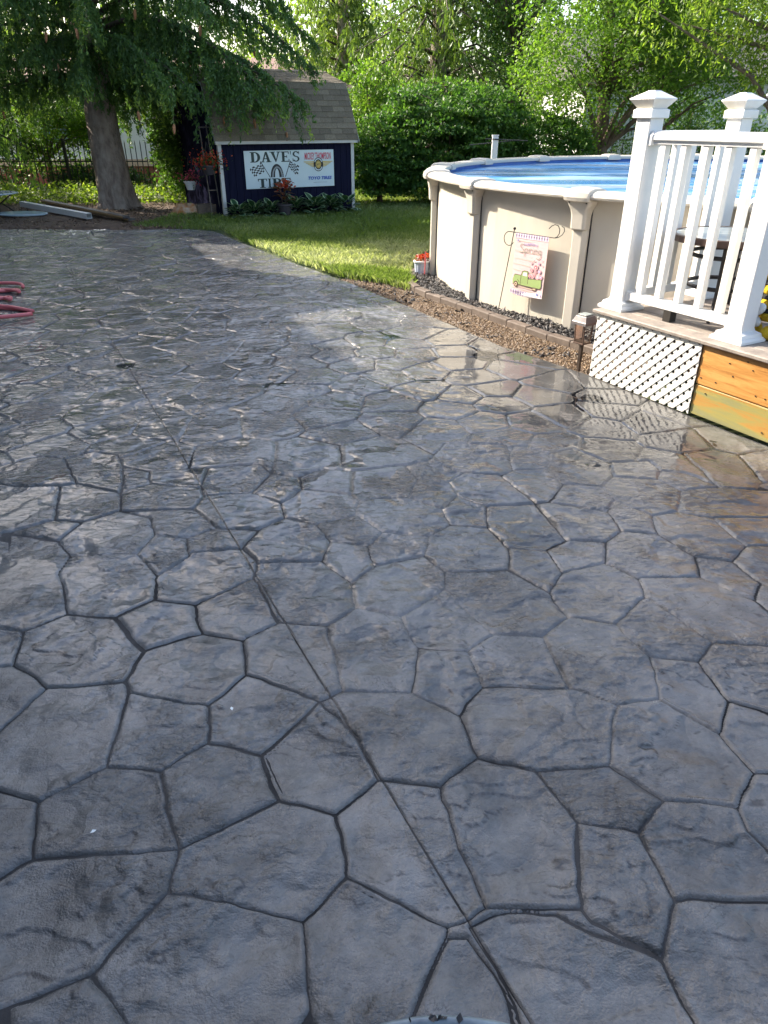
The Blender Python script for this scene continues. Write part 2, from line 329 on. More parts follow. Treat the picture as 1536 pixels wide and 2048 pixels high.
def vnoise(x, y, s=0):
    ix = np.floor(x); iy = np.floor(y); fx = x - ix; fy = y - iy; fx = fx * fx * (3 - 2 * fx); fy = fy * fy * (3 - 2 * fy)
    a = hash2(ix, iy, s); b = hash2(ix + 1, iy, s); c = hash2(ix, iy + 1, s); d = hash2(ix + 1, iy + 1, s)
    return (a * (1 - fx) + b * fx) * (1 - fy) + (c * (1 - fx) + d * fx) * fy
def fbm(x, y, s=0, o=4):
    t = 0; a = .5; n = 0
    for i in range(o): t = t + a * vnoise(x * 2 ** i, y * 2 ** i, s + i * 17); n += a; a *= .5
    return t / n
def sstep(a, b, x): t = np.clip((x - a) / (b - a), 0, 1); return t * t * (3 - 2 * t)
def leaves(C, size, aspect=.5, tilt=1.0, dirs=None, dspread=.5):
    """kite-shaped leaf quads round points C; dirs gives a preferred long axis"""
    n = len(C); size = np.broadcast_to(np.asarray(size, float), (n,))
    nr = rng.normal(size=(n, 3)); nr[:, 2] = np.abs(nr[:, 2]) * tilt + .15; nr /= np.linalg.norm(nr, axis=1)[:, None]
    t = rng.normal(size=(n, 3)) * (dspread if dirs is not None else 1.0)
    if dirs is not None: t = t + dirs
    t -= nr * (t * nr).sum(1)[:, None]; t /= np.linalg.norm(t, axis=1)[:, None] + 1e-9
    b = np.cross(nr, t); s = size[:, None]
    v = np.stack([C - t * s * .5, C + b * s * aspect * .5 + t * s * .05, C + t * s * .5, C - b * s * aspect * .5 + t * s * .05], 1).reshape(-1, 3)
    return v, np.arange(4 * n).reshape(-1, 4)
TRACED=[[(-0.484,1.904),(-0.214,1.777),(-0.141,1.82),(-0.217,2.18),(-0.409,2.202),(-0.527,2.085)],
[(-0.372,1.546),(-0.305,1.381),(-0.137,1.331),(-0.012,1.451),(-0.108,1.643),(-0.214,1.777)],
[(-0.214,1.777),(-0.108,1.648),(-0.012,1.451),(0.166,1.426),(0.285,1.538),(0.24,1.709),(0.093,1.813),(-0.141,1.82)],
[(-0.137,1.331),(-0.091,1.145),(0.151,1.016),(0.209,1.036),(0.247,1.061),(0.194,1.28),(0.167,1.378),(0.166,1.426),(-0.012,1.451)],
[(0.167,1.378),(0.194,1.28),(0.247,1.061),(0.489,1.068),(0.515,1.249),(0.537,1.311),(0.451,1.485),(0.285,1.538),(0.166,1.426)],
[(-0.191,1.024),(-0.161,0.831),(-0.135,0.778),(0.039,0.778),(0.145,0.992),(0.151,1.016),(-0.091,1.145)],
[(0.039,0.778),(0.288,0.778),(0.269,0.877),(0.193,0.992),(0.149,0.989)],
[(0.276,0.877),(0.301,0.778),(0.672,0.773),(0.64,0.942),(0.516,1),(0.423,1.049),(0.297,1.053),(0.201,1.018)],
[(0.489,1.068),(0.508,1.036),(0.64,0.942),(0.721,1.087),(0.698,1.272),(0.537,1.311)],
[(0.721,1.087),(0.998,1.081),(1.035,1.168),(0.994,1.28),(1.002,1.361),(0.803,1.378),(0.698,1.272)],
[(0.994,1.28),(1.038,1.161),(1.191,1.47),(1.11,1.472),(1.002,1.361)],
[(0.64,0.942),(0.672,0.773),(0.856,0.792),(0.998,1.081),(0.721,1.087)],
[(0.682,1.507),(0.739,1.448),(0.803,1.378),(1.002,1.361),(1.11,1.472),(1.065,1.633),(0.927,1.784),(0.771,1.758)],
[(0.537,1.311),(0.698,1.272),(0.803,1.378),(0.739,1.448),(0.682,1.507),(0.451,1.485)],
[(0.285,1.538),(0.451,1.485),(0.682,1.507),(0.771,1.758),(0.637,1.837),(0.339,1.849),(0.24,1.709)],
[(0.093,1.813),(0.24,1.709),(0.339,1.849),(0.3,2.028),(0.129,2.056)],
[(0.339,1.849),(0.637,1.837),(0.607,2.12),(0.411,2.135),(0.3,2.028)],
[(0.637,1.837),(0.771,1.758),(0.927,1.784),(0.966,2.005),(0.886,2.187),(0.718,2.237),(0.607,2.12)],
[(0.927,1.784),(1.065,1.633),(1.15,1.777),(1.133,1.978),(0.966,2.005)],
[(1.15,1.777),(1.303,1.697),(1.468,2.067),(1.23,2.076),(1.133,1.978)],
[(1.065,1.633),(1.11,1.472),(1.191,1.47),(1.303,1.697),(1.15,1.777)],
[(0.966,2.005),(1.133,1.978),(1.23,2.076),(1.07,2.367),(0.886,2.187)],
[(1.07,2.367),(1.23,2.076),(1.468,2.067),(1.55,2.196),(1.497,2.343),(1.343,2.508),(1.081,2.5)],
[(0.718,2.237),(0.886,2.187),(1.07,2.367),(1.081,2.5),(0.973,2.617),(0.765,2.546),(0.682,2.395)],
[(0.411,2.135),(0.607,2.12),(0.718,2.237),(0.682,2.395),(0.541,2.569),(0.263,2.558),(0.253,2.42)],
[(0.129,2.056),(0.3,2.028),(0.411,2.135),(0.253,2.42),(0.063,2.237)],
[(-0.141,1.82),(0.093,1.813),(0.129,2.056),(0.063,2.237),(-0.112,2.302),(-0.217,2.18)],
[(-0.112,2.302),(0.063,2.237),(0.253,2.42),(0.263,2.558),(0.179,2.682),(-0.039,2.601),(-0.132,2.463)],
[(-0.554,2.504),(-0.409,2.202),(-0.217,2.18),(-0.112,2.302),(-0.132,2.463),(-0.271,2.641),(-0.556,2.625)],
[(-0.929,2.353),(-0.756,2.306),(-0.554,2.504),(-0.556,2.625),(-0.638,2.746),(-0.866,2.712),(-0.871,2.674),(-0.977,2.523)],
[(-0.925,2.076),(-0.881,2.039),(-0.692,2.129),(-0.756,2.306),(-0.929,2.353),(-1.055,2.231)],
[(-0.692,2.129),(-0.527,2.085),(-0.409,2.202),(-0.554,2.504),(-0.756,2.306)],
[(-1.317,1.957),(-1.158,1.839),(-0.897,1.869),(-0.881,2.039),(-0.925,2.076),(-1.055,2.231),(-1.25,2.26),(-1.376,2.144)],
[(-0.897,1.869),(-0.861,1.81),(-0.587,1.758),(-0.484,1.904),(-0.527,2.085),(-0.692,2.129),(-0.881,2.039)],
[(-0.587,1.758),(-0.547,1.598),(-0.372,1.546),(-0.214,1.777),(-0.484,1.904)],
[(-0.836,1.5),(-0.669,1.485),(-0.547,1.598),(-0.587,1.758),(-0.861,1.81)],
[(-1.24,1.581),(-1.167,1.433),(-1.113,1.412),(-0.983,1.373),(-0.836,1.5),(-0.861,1.81),(-0.897,1.869),(-1.158,1.839)],
[(-1.415,1.938),(-1.24,1.581),(-1.158,1.839),(-1.317,1.957)],
[(-1.531,2.174),(-1.415,1.938),(-1.317,1.957),(-1.376,2.144),(-1.468,2.162)],
[(-0.931,1.201),(-0.547,1.219),(-0.591,1.311),(-0.669,1.485),(-0.836,1.5),(-0.983,1.373)],
[(-0.591,1.311),(-0.547,1.219),(-0.305,1.381),(-0.372,1.546),(-0.547,1.598),(-0.669,1.485)],
[(-1.167,1.433),(-1.01,1.114),(-0.983,1.137),(-0.931,1.201),(-0.983,1.373),(-1.113,1.412)],
[(-0.54,1.107),(-0.191,1.024),(-0.091,1.145),(-0.137,1.331),(-0.305,1.381),(-0.547,1.219)],
[(-1.01,1.114),(-0.865,0.819),(-0.829,0.836),(-0.667,0.912),(-0.54,1.107),(-0.547,1.219),(-0.931,1.201),(-0.983,1.137)],
[(-0.667,0.912),(-0.529,0.778),(-0.188,0.778),(-0.161,0.831),(-0.191,1.024),(-0.54,1.107)],
[(-0.804,0.778),(-0.529,0.778),(-0.667,0.912),(-0.829,0.836)],
[(-0.845,0.778),(-0.804,0.778),(-0.829,0.836),(-0.865,0.819)],
[(-0.188,0.778),(-0.135,0.778),(-0.161,0.831)],
[(-1.25,2.26),(-1.055,2.231),(-0.929,2.353),(-0.977,2.523),(-1.106,2.699),(-1.402,2.682),(-1.397,2.542)],
[(-1.792,2.703),(-1.531,2.174),(-1.468,2.162),(-1.376,2.144),(-1.25,2.26),(-1.397,2.542),(-1.402,2.682),(-1.507,2.812),(-1.759,2.875),(-1.707,2.724)],
[(-1.604,3.004),(-1.46,2.989),(-1.306,3.09),(-1.371,3.29),(-1.651,3.395),(-1.727,3.365)],
[(-1.872,2.866),(-1.765,2.889),(-1.604,3.004),(-1.727,3.365),(-1.958,3.365),(-2.153,3.437)],
[(-1.507,2.812),(-1.46,2.989),(-1.604,3.004),(-1.763,2.884)],
[(-1.507,2.812),(-1.402,2.682),(-1.106,2.699),(-1.072,2.857),(-1.143,3.024),(-1.306,3.09),(-1.46,2.989)],
[(-1.106,2.699),(-0.977,2.523),(-0.871,2.674),(-0.914,2.834),(-1.072,2.857)],
[(-1.306,3.09),(-0.95,3.116),(-0.932,3.262),(-0.972,3.347),(-1.25,3.395),(-1.371,3.29)],
[(-1.143,3.024),(-1.072,2.857),(-0.914,2.834),(-0.794,2.927),(-0.95,3.116),(-1.306,3.09)],
[(-0.871,2.674),(-0.866,2.712),(-0.638,2.746),(-0.595,2.908),(-0.794,2.927),(-0.914,2.834)],
[(-0.794,2.927),(-0.595,2.908),(-0.484,3.024),(-0.523,3.179),(-0.686,3.29),(-0.932,3.262),(-0.95,3.116)],
[(-0.556,2.625),(-0.271,2.641),(-0.245,2.812),(-0.316,2.97),(-0.484,3.024),(-0.595,2.908),(-0.638,2.746)],
[(-0.484,3.024),(-0.316,2.97),(-0.138,3.049),(-0.118,3.206),(-0.171,3.273),(-0.43,3.336),(-0.523,3.179)],
[(-0.245,2.812),(-0.075,2.768),(0,2.894),(-0.138,3.049),(-0.316,2.97)],
[(-0.271,2.641),(-0.132,2.463),(-0.039,2.601),(-0.075,2.768),(-0.245,2.812)],
[(-0.039,2.601),(0.179,2.682),(0.21,2.852),(0,2.894),(-0.075,2.768)],
[(-0.171,3.273),(-0.118,3.206),(0.134,3.234),(0.181,3.455),(0.118,3.627),(-0.175,3.562)],
[(-0.138,3.049),(0,2.894),(0.21,2.852),(0.318,2.965),(0.292,3.116),(0.134,3.234),(-0.118,3.206)],
[(0.181,3.455),(0.355,3.425),(0.441,3.53),(0.263,3.694),(0.118,3.627)],
[(0.134,3.234),(0.292,3.116),(0.381,3.262),(0.355,3.425),(0.181,3.455)],
[(0.381,3.262),(0.521,3.142),(0.772,3.169),(0.643,3.498),(0.441,3.53),(0.355,3.425)],
[(0.318,2.965),(0.493,2.927),(0.521,3.142),(0.381,3.262),(0.292,3.116)],
[(0.493,2.927),(0.568,2.746),(0.734,2.724),(0.849,2.812),(0.772,3.169),(0.521,3.142)],
[(0.179,2.682),(0.263,2.558),(0.541,2.569),(0.568,2.746),(0.493,2.927),(0.318,2.965),(0.21,2.852)],
[(0.541,2.569),(0.682,2.395),(0.765,2.546),(0.734,2.724),(0.568,2.746)],
[(0.765,2.546),(0.973,2.617),(1.026,2.803),(0.849,2.812),(0.734,2.724)],
[(0.849,2.812),(1.026,2.803),(1.125,2.903),(1.11,3.09),(0.846,3.196),(0.772,3.169)],
[(0.772,3.169),(0.846,3.196),(0.962,3.395),(0.91,3.575),(0.713,3.562),(0.643,3.498)],
[(1.11,3.09),(1.18,3.223),(1.154,3.365),(0.962,3.395),(0.846,3.196)],
[(1.125,2.903),(1.285,2.871),(1.32,3.049),(1.18,3.223),(1.11,3.09)],
[(1.18,3.223),(1.32,3.049),(1.453,3.09),(1.562,3.318),(1.48,3.449),(1.255,3.486),(1.154,3.365)],
[(0.973,2.617),(1.081,2.5),(1.343,2.508),(1.387,2.678),(1.285,2.871),(1.125,2.903),(1.026,2.803)],
[(1.387,2.678),(1.541,2.633),(1.653,2.759),(1.605,3.024),(1.453,3.09),(1.32,3.049),(1.285,2.871)],
[(1.343,2.508),(1.497,2.343),(1.581,2.471),(1.541,2.633),(1.387,2.678)],
[(1.581,2.471),(1.497,2.343),(1.55,2.196),(1.832,2.768),(1.653,2.759),(1.541,2.633)],
[(0.962,3.395),(1.154,3.365),(1.255,3.486),(1.276,3.66),(1.127,3.871),(0.964,3.799),(0.91,3.575)],
[(0.441,3.53),(0.643,3.498),(0.713,3.562),(0.73,3.799),(0.734,3.923),(0.367,3.946),(0.263,3.694)],
[(0.713,3.562),(0.91,3.575),(0.964,3.799),(0.783,3.908),(0.73,3.799)],
[(1.255,3.486),(1.48,3.449),(1.54,3.562),(1.514,3.694),(1.276,3.66)],
[(1.605,3.024),(1.959,3.024),(2.091,3.29),(1.783,3.365),(1.562,3.318),(1.453,3.09)],
[(1.653,2.759),(1.832,2.768),(1.959,3.024),(1.605,3.024)],
[(1.48,3.449),(1.562,3.318),(1.783,3.365),(1.658,3.53),(1.54,3.562)],
[(-2.153,3.437),(-1.958,3.365),(-1.727,3.365),(-1.651,3.395),(-1.83,3.715),(-2.003,3.749),(-2.22,3.575)],
[(-1.651,3.395),(-1.371,3.29),(-1.466,3.607),(-1.545,3.763),(-1.71,3.82),(-1.83,3.715)],
[(-1.371,3.29),(-1.25,3.395),(-1.303,3.549),(-1.466,3.607)],
[(-1.25,3.395),(-0.972,3.347),(-0.986,3.594),(-1.303,3.549)],
[(-0.972,3.347),(-0.932,3.262),(-0.686,3.29),(-0.614,3.53),(-0.703,3.66),(-0.986,3.594)],
[(-0.686,3.29),(-0.523,3.179),(-0.43,3.336),(-0.458,3.486),(-0.614,3.53)],
[(-0.43,3.336),(-0.171,3.273),(-0.175,3.562),(-0.344,3.594),(-0.458,3.486)]]
FLECKS = [(-3.70, 8.87), (-2.70, 9.45), (-4.10, 8.75), (-3.2, 6.45), (-2.95, 6.75), (-.79, 1.27), (-.50, 1.73)]
# ------------------------------------------------------------ ground sheets
def sheet(name, poly, z, m, kind='structure', res=None):
    b = B(); b.add([(x, y, z) for x, y in poly], [tuple(range(len(poly)))]); return b.build(name, m, kind=kind)
sheet('ground', [(-200, -200), (200, -200), (200, 300), (-200, 300)], -.10, 'farground')
PATIO = [(-9.5, 13.5), (-3.76, 13.6), (-2.96, 13.26), (-2.35, 12.1), (-1.13, 9.93), (-.41, 8.76), (.17, 7.69), (1.0, 6.06), (1.575, 5.225), (1.98, 4.45), (2.30, 3.87), (4.1, .60), (4.1, -3), (-9.5, -3)]
def inpoly(x, y, poly):
    c = np.zeros(np.shape(x), bool); n = len(poly)
    for i in range(n):
        x0, y0 = poly[i]; x1, y1 = poly[(i + 1) % n]
        with np.errstate(divide='ignore', invalid='ignore'):
            c ^= ((y0 > y) != (y1 > y)) & (x < (x1 - x0) * (y - y0) / ((y1 - y0) if y1 != y0 else 1e-9) + x0)
    return c
def polysd(x, y, poly):
    """signed distance to a polygon, positive inside"""
    d = np.full(np.shape(x), 1e9); n = len(poly)
    for i in range(n):
        x0, y0 = poly[i]; x1, y1 = poly[(i + 1) % n]; ex, ey = x1 - x0, y1 - y0; L = ex * ex + ey * ey + 1e-12
        t = np.clip(((x - x0) * ex + (y - y0) * ey) / L, 0, 1); d = np.minimum(d, (x - x0 - t * ex) ** 2 + (y - y0 - t * ey) ** 2)
    return np.sqrt(d) * np.where(inpoly(x, y, poly), 1, -1)
LAWN = [(-2.9, 13.4), (-2.28, 12.1), (-1.06, 9.95), (-.40, 8.95), (-.05, 8.75), (.28, 8.3), (.42, 8.9), (.5, 9.6), (1.2, 12.2), (3.2, 13.8), (6, 14.1), (14, 14), (16, 22), (-2, 22), (-4.5, 17.2), (-4.3, 15.2), (-4.6, 13.75)]
SOIL = [(-12, 13.3), (-4.6, 13.3), (-3.6, 13.45), (-3.5, 14.6), (-3.8, 15.6), (-3.4, 16.5), (-4.2, 18.2), (-6.5, 18.2), (-9, 17.6), (-13, 18)]
def bumpy(name, poly, m, z, amp, step, sc, seed, kind='structure', edge=.25):
    xs = np.array([p[0] for p in poly]); ys = np.array([p[1] for p in poly])
    X, Y = np.meshgrid(np.arange(xs.min(), xs.max() + step, step), np.arange(ys.min(), ys.max() + step, step)); X = X.ravel(); Y = Y.ravel()
    nx = len(np.arange(xs.min(), xs.max() + step, step)); ny = len(X) // nx
    sdv = polysd(X, Y, poly); Z = z + amp * (fbm(X * sc, Y * sc, seed) - .5) * 2 - .12 * (1 - sstep(-edge * .2, edge, sdv))
    i = np.arange(len(X)).reshape(ny, nx); q = np.stack([i[:-1, :-1], i[:-1, 1:], i[1:, 1:], i[1:, :-1]], -1).reshape(-1, 4)
    keep = (sdv[q] > -edge * .6).any(1); q = q[keep]; u, inv = np.unique(q, return_inverse=True)
    return npmesh(name, np.stack([X, Y, Z], 1)[u], inv.reshape(-1, 4), m, smooth=True, kind=kind)
bumpy('lawn', LAWN, 'lawn', .0, .02, .15, 1.1, 3, edge=.12)
bumpy('soil_bed', SOIL, 'soil', .02, .035, .12, 1.6, 5)
# ------------------------------------------------------------ stamped patio: slab + stones
E0 = Vector((.481, -.877, 0)); N0 = Vector((.877, .481, 0)); O0 = Vector((1.555, 5.215, 0))   # deck axes
slab = B(); slab.prism(PATIO[::-1], -.14, -.0085); patio = slab.build('patio', 'grout', kind='structure')
T_BB = [(min(p[0] for p in q), max(p[0] for p in q), min(p[1] for p in q), max(p[1] for p in q)) for q in TRACED]
def traced_sd(x, y, pad=.3):
    d = np.full(np.shape(x), -9.0); x0, x1, y0, y1 = x.min() - pad, x.max() + pad, y.min() - pad, y.max() + pad
    for q, b in zip(TRACED, T_BB):
        if b[0] < x1 and b[1] > x0 and b[2] < y1 and b[3] > y0: d = np.maximum(d, polysd(x, y, q))
    return d
cand = np.stack([rng.uniform(-9.4, 4.0, 26000), rng.uniform(-1.2, 13.6, 26000)], 1)
ok = inpoly(cand[:, 0], cand[:, 1], PATIO); cand = cand[ok]
tsd = np.full(len(cand), -9.0)
for q in TRACED: tsd = np.maximum(tsd, polysd(cand[:, 0], cand[:, 1], q))
cand = cand[tsd < -.07]; seeds = []
cell = {}
for p in cand:
    k = (int(p[0] // .36), int(p[1] // .36)); good = True; md = .235 + .10 * vnoise(np.array([p[0] * .9]), np.array([p[1] * .9]), 2)[0]
    for a in (-1, 0, 1):
        for b_ in (-1, 0, 1):
            for s in cell.get((k[0] + a, k[1] + b_), ()):
                if (s[0] - p[0]) ** 2 + (s[1] - p[1]) ** 2 < md * md: good = False; break
    if good: cell.setdefault(k, []).append(p); seeds.append(p)
seeds = np.array(seeds)
CUT0 = np.array([.32, .80]); CUTD = np.array([-.449, .8935]); CUTN = np.array([.8935, .449])
jobs = []
for q in TRACED: jobs.append(('t', q, np.mean([p[0] for p in q]), np.mean([p[1] for p in q])))
for i, p in enumerate(seeds): jobs.append(('v', i, p[0], p[1]))
def stone_mesh(job):
    kind, q, cx, cy = job
    if kind == 't':
        bx = (min(p[0] for p in q), max(p[0] for p in q), min(p[1] for p in q), max(p[1] for p in q))
    else:
        d2 = ((seeds - seeds[q]) ** 2).sum(1); nb = np.argsort(d2)[1:15]; bx = (cx - .36, cx + .36, cy - .36, cy + .36)
    yy = max(cy, .4); h = .0065 if yy < 2.1 and abs(cx) < 1.6 else .010 if yy < 3.6 else .0135 if yy < 6.5 else .017
    if abs(cx) > .58 * (cy * .875 + .85) : h = .06
    corners = np.array([(a, b_) for a in bx[:2] for b_ in bx[2:]]) - CUT0
    t = corners @ CUTN; s = corners @ CUTD
    gs = np.arange(s.min() - .02, s.max() + .02 + h, h); gt = np.arange(t.min() - .02, t.max() + .02 + h, h)
    crossing = t.min() < 0 < t.max()
    if crossing: gt = np.unique(np.concatenate([gt[np.abs(gt) > .010], [-.009, -.0035, -.001, .001, .0035, .009]]))
    Sg, Tg = np.meshgrid(gs, gt); nx, ny = len(gs), len(gt)
    X = CUT0[0] + Sg * CUTD[0] + Tg * CUTN[0]; Y = CUT0[1] + Sg * CUTD[1] + Tg * CUTN[1]; X = X.ravel(); Y = Y.ravel(); Tg = Tg.ravel()
    wx = X + .012 * (vnoise(X * 9, Y * 9, 31) - .5) + .007 * (vnoise(X * 26, Y * 26, 33) - .5); wy = Y + .012 * (vnoise(X * 9, Y * 9, 41) - .5) + .007 * (vnoise(X * 26, Y * 26, 43) - .5)
    if kind == 't': sdv = polysd(wx, wy, q)
    else:
        sdv = np.full(len(X), 9.0); di = (wx - cx) ** 2 + (wy - cy) ** 2
        for j in nb:
            sj = seeds[j]; D = math.hypot(sj[0] - cx, sj[1] - cy); sdv = np.minimum(sdv, ((wx - sj[0]) ** 2 + (wy - sj[1]) ** 2 - di) / (2 * D))
        sdv = np.minimum(sdv, -traced_sd(wx, wy))
    sdv = np.minimum(sdv, polysd(X, Y, PATIO) + .004)
    jw = .0018 + .0068 * vnoise(X * 2.2, Y * 2.2, 51) ** 2
    if cy > 6.5: jw = jw * 1.15
    sdv = sdv - jw
    if sdv.max() < .03: return None
    ew = .005 + .007 * vnoise(X * 5, Y * 5, 53)
    e = np.clip((sdv + .004) / (ew + .004), 0, 1); prof = -(.0098 + .0092 * sstep(.2, .7, vnoise(X * 1.5, Y * 1.5, 57))) * (1 - e) ** 2.2
    r = np.random.default_rng(int(abs(cx * 977 + cy * 3571) * 10) % 100000); tx, ty, hz = r.normal(0, .009, 2).tolist() + [r.normal(0, .0012)]
    wet = np.exp(-(((X - 1.22) * .481 - (Y - 5.0) * .877) * .50) ** 2 - (((X - 1.22) * .877 + (Y - 5.0) * .481) * .95) ** 2); wk = 1 - .93 * np.clip(wet * 1.35, 0, 1)
    z = prof + wk * (hz + np.clip(tx * (X - cx) + ty * (Y - cy), -.003, .003))
    z += wk * .0065 * (fbm(X * 3.1, Y * 3.1, 61, 3) - .5)
    rough = sstep(.46, .64, fbm(X * 2.7, Y * 2.7, 87, 3)); ins = sstep(0, .03, sdv)
    z += wk * ins * (.0014 + .0100 * rough) * (fbm(X * 15 + 2 * vnoise(X * 6, Y * 6, 63), Y * 24, 67, 4) - .5)
    # split-slate plates
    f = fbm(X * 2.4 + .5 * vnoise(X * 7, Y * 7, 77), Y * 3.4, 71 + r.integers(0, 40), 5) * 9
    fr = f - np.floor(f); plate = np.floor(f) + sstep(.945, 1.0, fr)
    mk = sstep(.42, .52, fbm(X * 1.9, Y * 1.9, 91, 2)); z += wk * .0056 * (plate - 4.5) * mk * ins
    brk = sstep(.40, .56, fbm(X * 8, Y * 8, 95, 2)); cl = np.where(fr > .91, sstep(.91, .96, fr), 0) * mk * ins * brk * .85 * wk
    z = np.where(z > .004, .004 + (z - .004) * .4, z); z = np.maximum(z, -.021 + .0146 * sstep(.002, .020, sdv))
    z = np.minimum(z, .009)
    if crossing: z = np.where((np.abs(Tg) < .002) & (z > -.012), z - .009, z)
    i = np.arange(nx * ny).reshape(ny, nx); f4 = np.stack([i[:-1, :-1], i[:-1, 1:], i[1:, 1:], i[1:, :-1]], -1).reshape(-1, 4)
    f4 = f4[(sdv[f4] > -.006).any(1)]
    if len(f4) < 4: return None
    u, inv = np.unique(f4, return_inverse=True); inv = inv.reshape(-1, 4)[:, ::-1]
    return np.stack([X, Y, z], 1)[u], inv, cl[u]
built = []
for j in jobs:
    r = stone_mesh(j)
    if r is not None:
        cx, cy = j[2], j[3]; zc = cy * .8755 + .82; vis = abs(cx / zc) < .60 and zc > 1.0
        built.append(((1.0 if vis else 0) * 1 / zc ** 3, r, cx, cy))
built.sort(key=lambda a: -a[0])
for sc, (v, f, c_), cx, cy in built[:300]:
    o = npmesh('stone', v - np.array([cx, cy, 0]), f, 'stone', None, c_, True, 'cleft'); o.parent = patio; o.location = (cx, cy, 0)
vs_, fs_, off = [], [], 0
cs_ = []
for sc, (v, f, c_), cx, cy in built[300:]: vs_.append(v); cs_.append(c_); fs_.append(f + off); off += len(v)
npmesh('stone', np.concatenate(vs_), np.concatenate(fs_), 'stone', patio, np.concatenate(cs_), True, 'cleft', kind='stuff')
# rain water lying on the slab: stands in the joints and low spots, deeper beside the pool
stp = .06; X, Y = np.meshgrid(np.arange(-7.5, 3.0, stp), np.arange(.9, 13.6, stp)); ny, nx = X.shape; X = X.ravel(); Y = Y.ravel()
lev = -.0150 + .003 * (fbm(X * 1.6, Y * 1.6, 103, 2) - .5)
pl = lambda cx, cy, rx, ry: np.exp(-((X - cx) / rx) ** 2 - ((Y - cy) / ry) ** 2)
lev += .0158 * np.maximum.reduce([pl(.85, 5.75, .42, .55), .95 * pl(1.45, 4.70, .40, .50), .93 * pl(.05, 6.3, .30, .28), .95 * pl(1.95, 3.9, .40, .5), .96 * pl(.35, 5.15, .22, .16), .96 * pl(-.75, 5.0, .28, .10), .95 * pl(1.2, 3.65, .16, .10), .96 * pl(1.0, 3.0, .16, .10), .95 * pl(-1.9, 5.5, .30, .12), .95 * pl(-.6, 6.3, .3, .12), .95 * pl(-2.2, 4.3, .22, .10)]) + .000 * np.maximum.reduce([pl(.15, 4.9, .5, .35), pl(-.9, 4.6, .8, .3), pl(1.4, 3.4, .6, .35), pl(-2.0, 5.6, .7, .3)])
lev = np.where(Y < 2.1, -.0125, lev); lev = np.minimum(lev, .0035)
i = np.arange(nx * ny).reshape(ny, nx); f4 = np.stack([i[:-1, :-1], i[:-1, 1:], i[1:, 1:], i[1:, :-1]], -1).reshape(-1, 4)
psd = polysd(X, Y, PATIO); f4 = f4[(psd[f4] > .015).all(1) & (lev[f4] > -.0088).any(1)]; u, inv = np.unique(f4, return_inverse=True)
npmesh('rain_water', np.stack([X, Y, lev], 1)[u], inv.reshape(-1, 4), 'film', smooth=True, kind='structure')
pm = bpy.data.meshes.new('fleck'); bb = [(0, -.011, .002), (.007, 0, .004), (0, .011, .002), (-.007, 0, .005)]; pm.from_pydata(bb, [], [(0, 1, 2, 3)]); pm.materials.append(M['potwhite'])
for x, y in FLECKS:  # tiny white flecks laid on the slabs
    o = bpy.data.objects.new('fleck', pm); COL.objects.link(o); o.location = (x, y, .006); o.rotation_euler = (0, 0, random.uniform(0, 6)); o.scale = (max(.8, y * .12),) * 3; tag(o, 'tiny white petal on the near patio slabs left of the saw cut' if y < 3 else 'tiny white petal on the far patio slabs right of the red hose', 'fleck', 'white flecks on the near slabs' if y < 3 else 'white flecks near the hose')
# ------------------------------------------------------------ pool bed: gravel, mulch, edging
PC = Vector((4.75, 9.4, 0)); RW = 4.12
def pol(r, deg, z=0): a = math.radians(deg); return (PC.x + r * math.cos(a), PC.y + r * math.sin(a), z)
GRAVEL = [(-.62, 9.0), (-.35, 9.12), (.0, 8.9), (.3, 8.4), (.42, 8.2), (.9, 7.5), (1.2, 6.95), (1.75, 6.15), (2.1, 5.5), (1.9, 5.2), (1.58, 5.24), (1.0, 6.07), (.17, 7.70), (-.40, 8.75)]
b = B(); b.add([(x, y, -.022) for x, y in GRAVEL], [tuple(range(len(GRAVEL)))]); b.build('gravel_bed', 'gravelbase', kind='structure')
EDGE = [(.62, 9.9), (.40, 9.45), (.30, 8.95), (.30, 8.52), (.44, 8.12), (.63, 7.78), (.84, 7.42), (1.05, 7.04), (1.26, 6.66), (1.48, 6.29), (1.71, 5.93), (1.95, 5.58), (2.2, 5.25)]
MULCH = EDGE + [(2.9, 5.6), pol(4.0, 235)[:2], pol(4.0, 222)[:2], pol(4.0, 208)[:2], pol(4.0, 195)[:2], pol(4.0, 182)[:2], pol(4.0, 174)[:2]]
b = B(); b.add([(x, y, -.005) for x, y in MULCH], [tuple(range(len(MULCH)))]); b.build('mulch_bed', 'mulchbase', kind='structure')
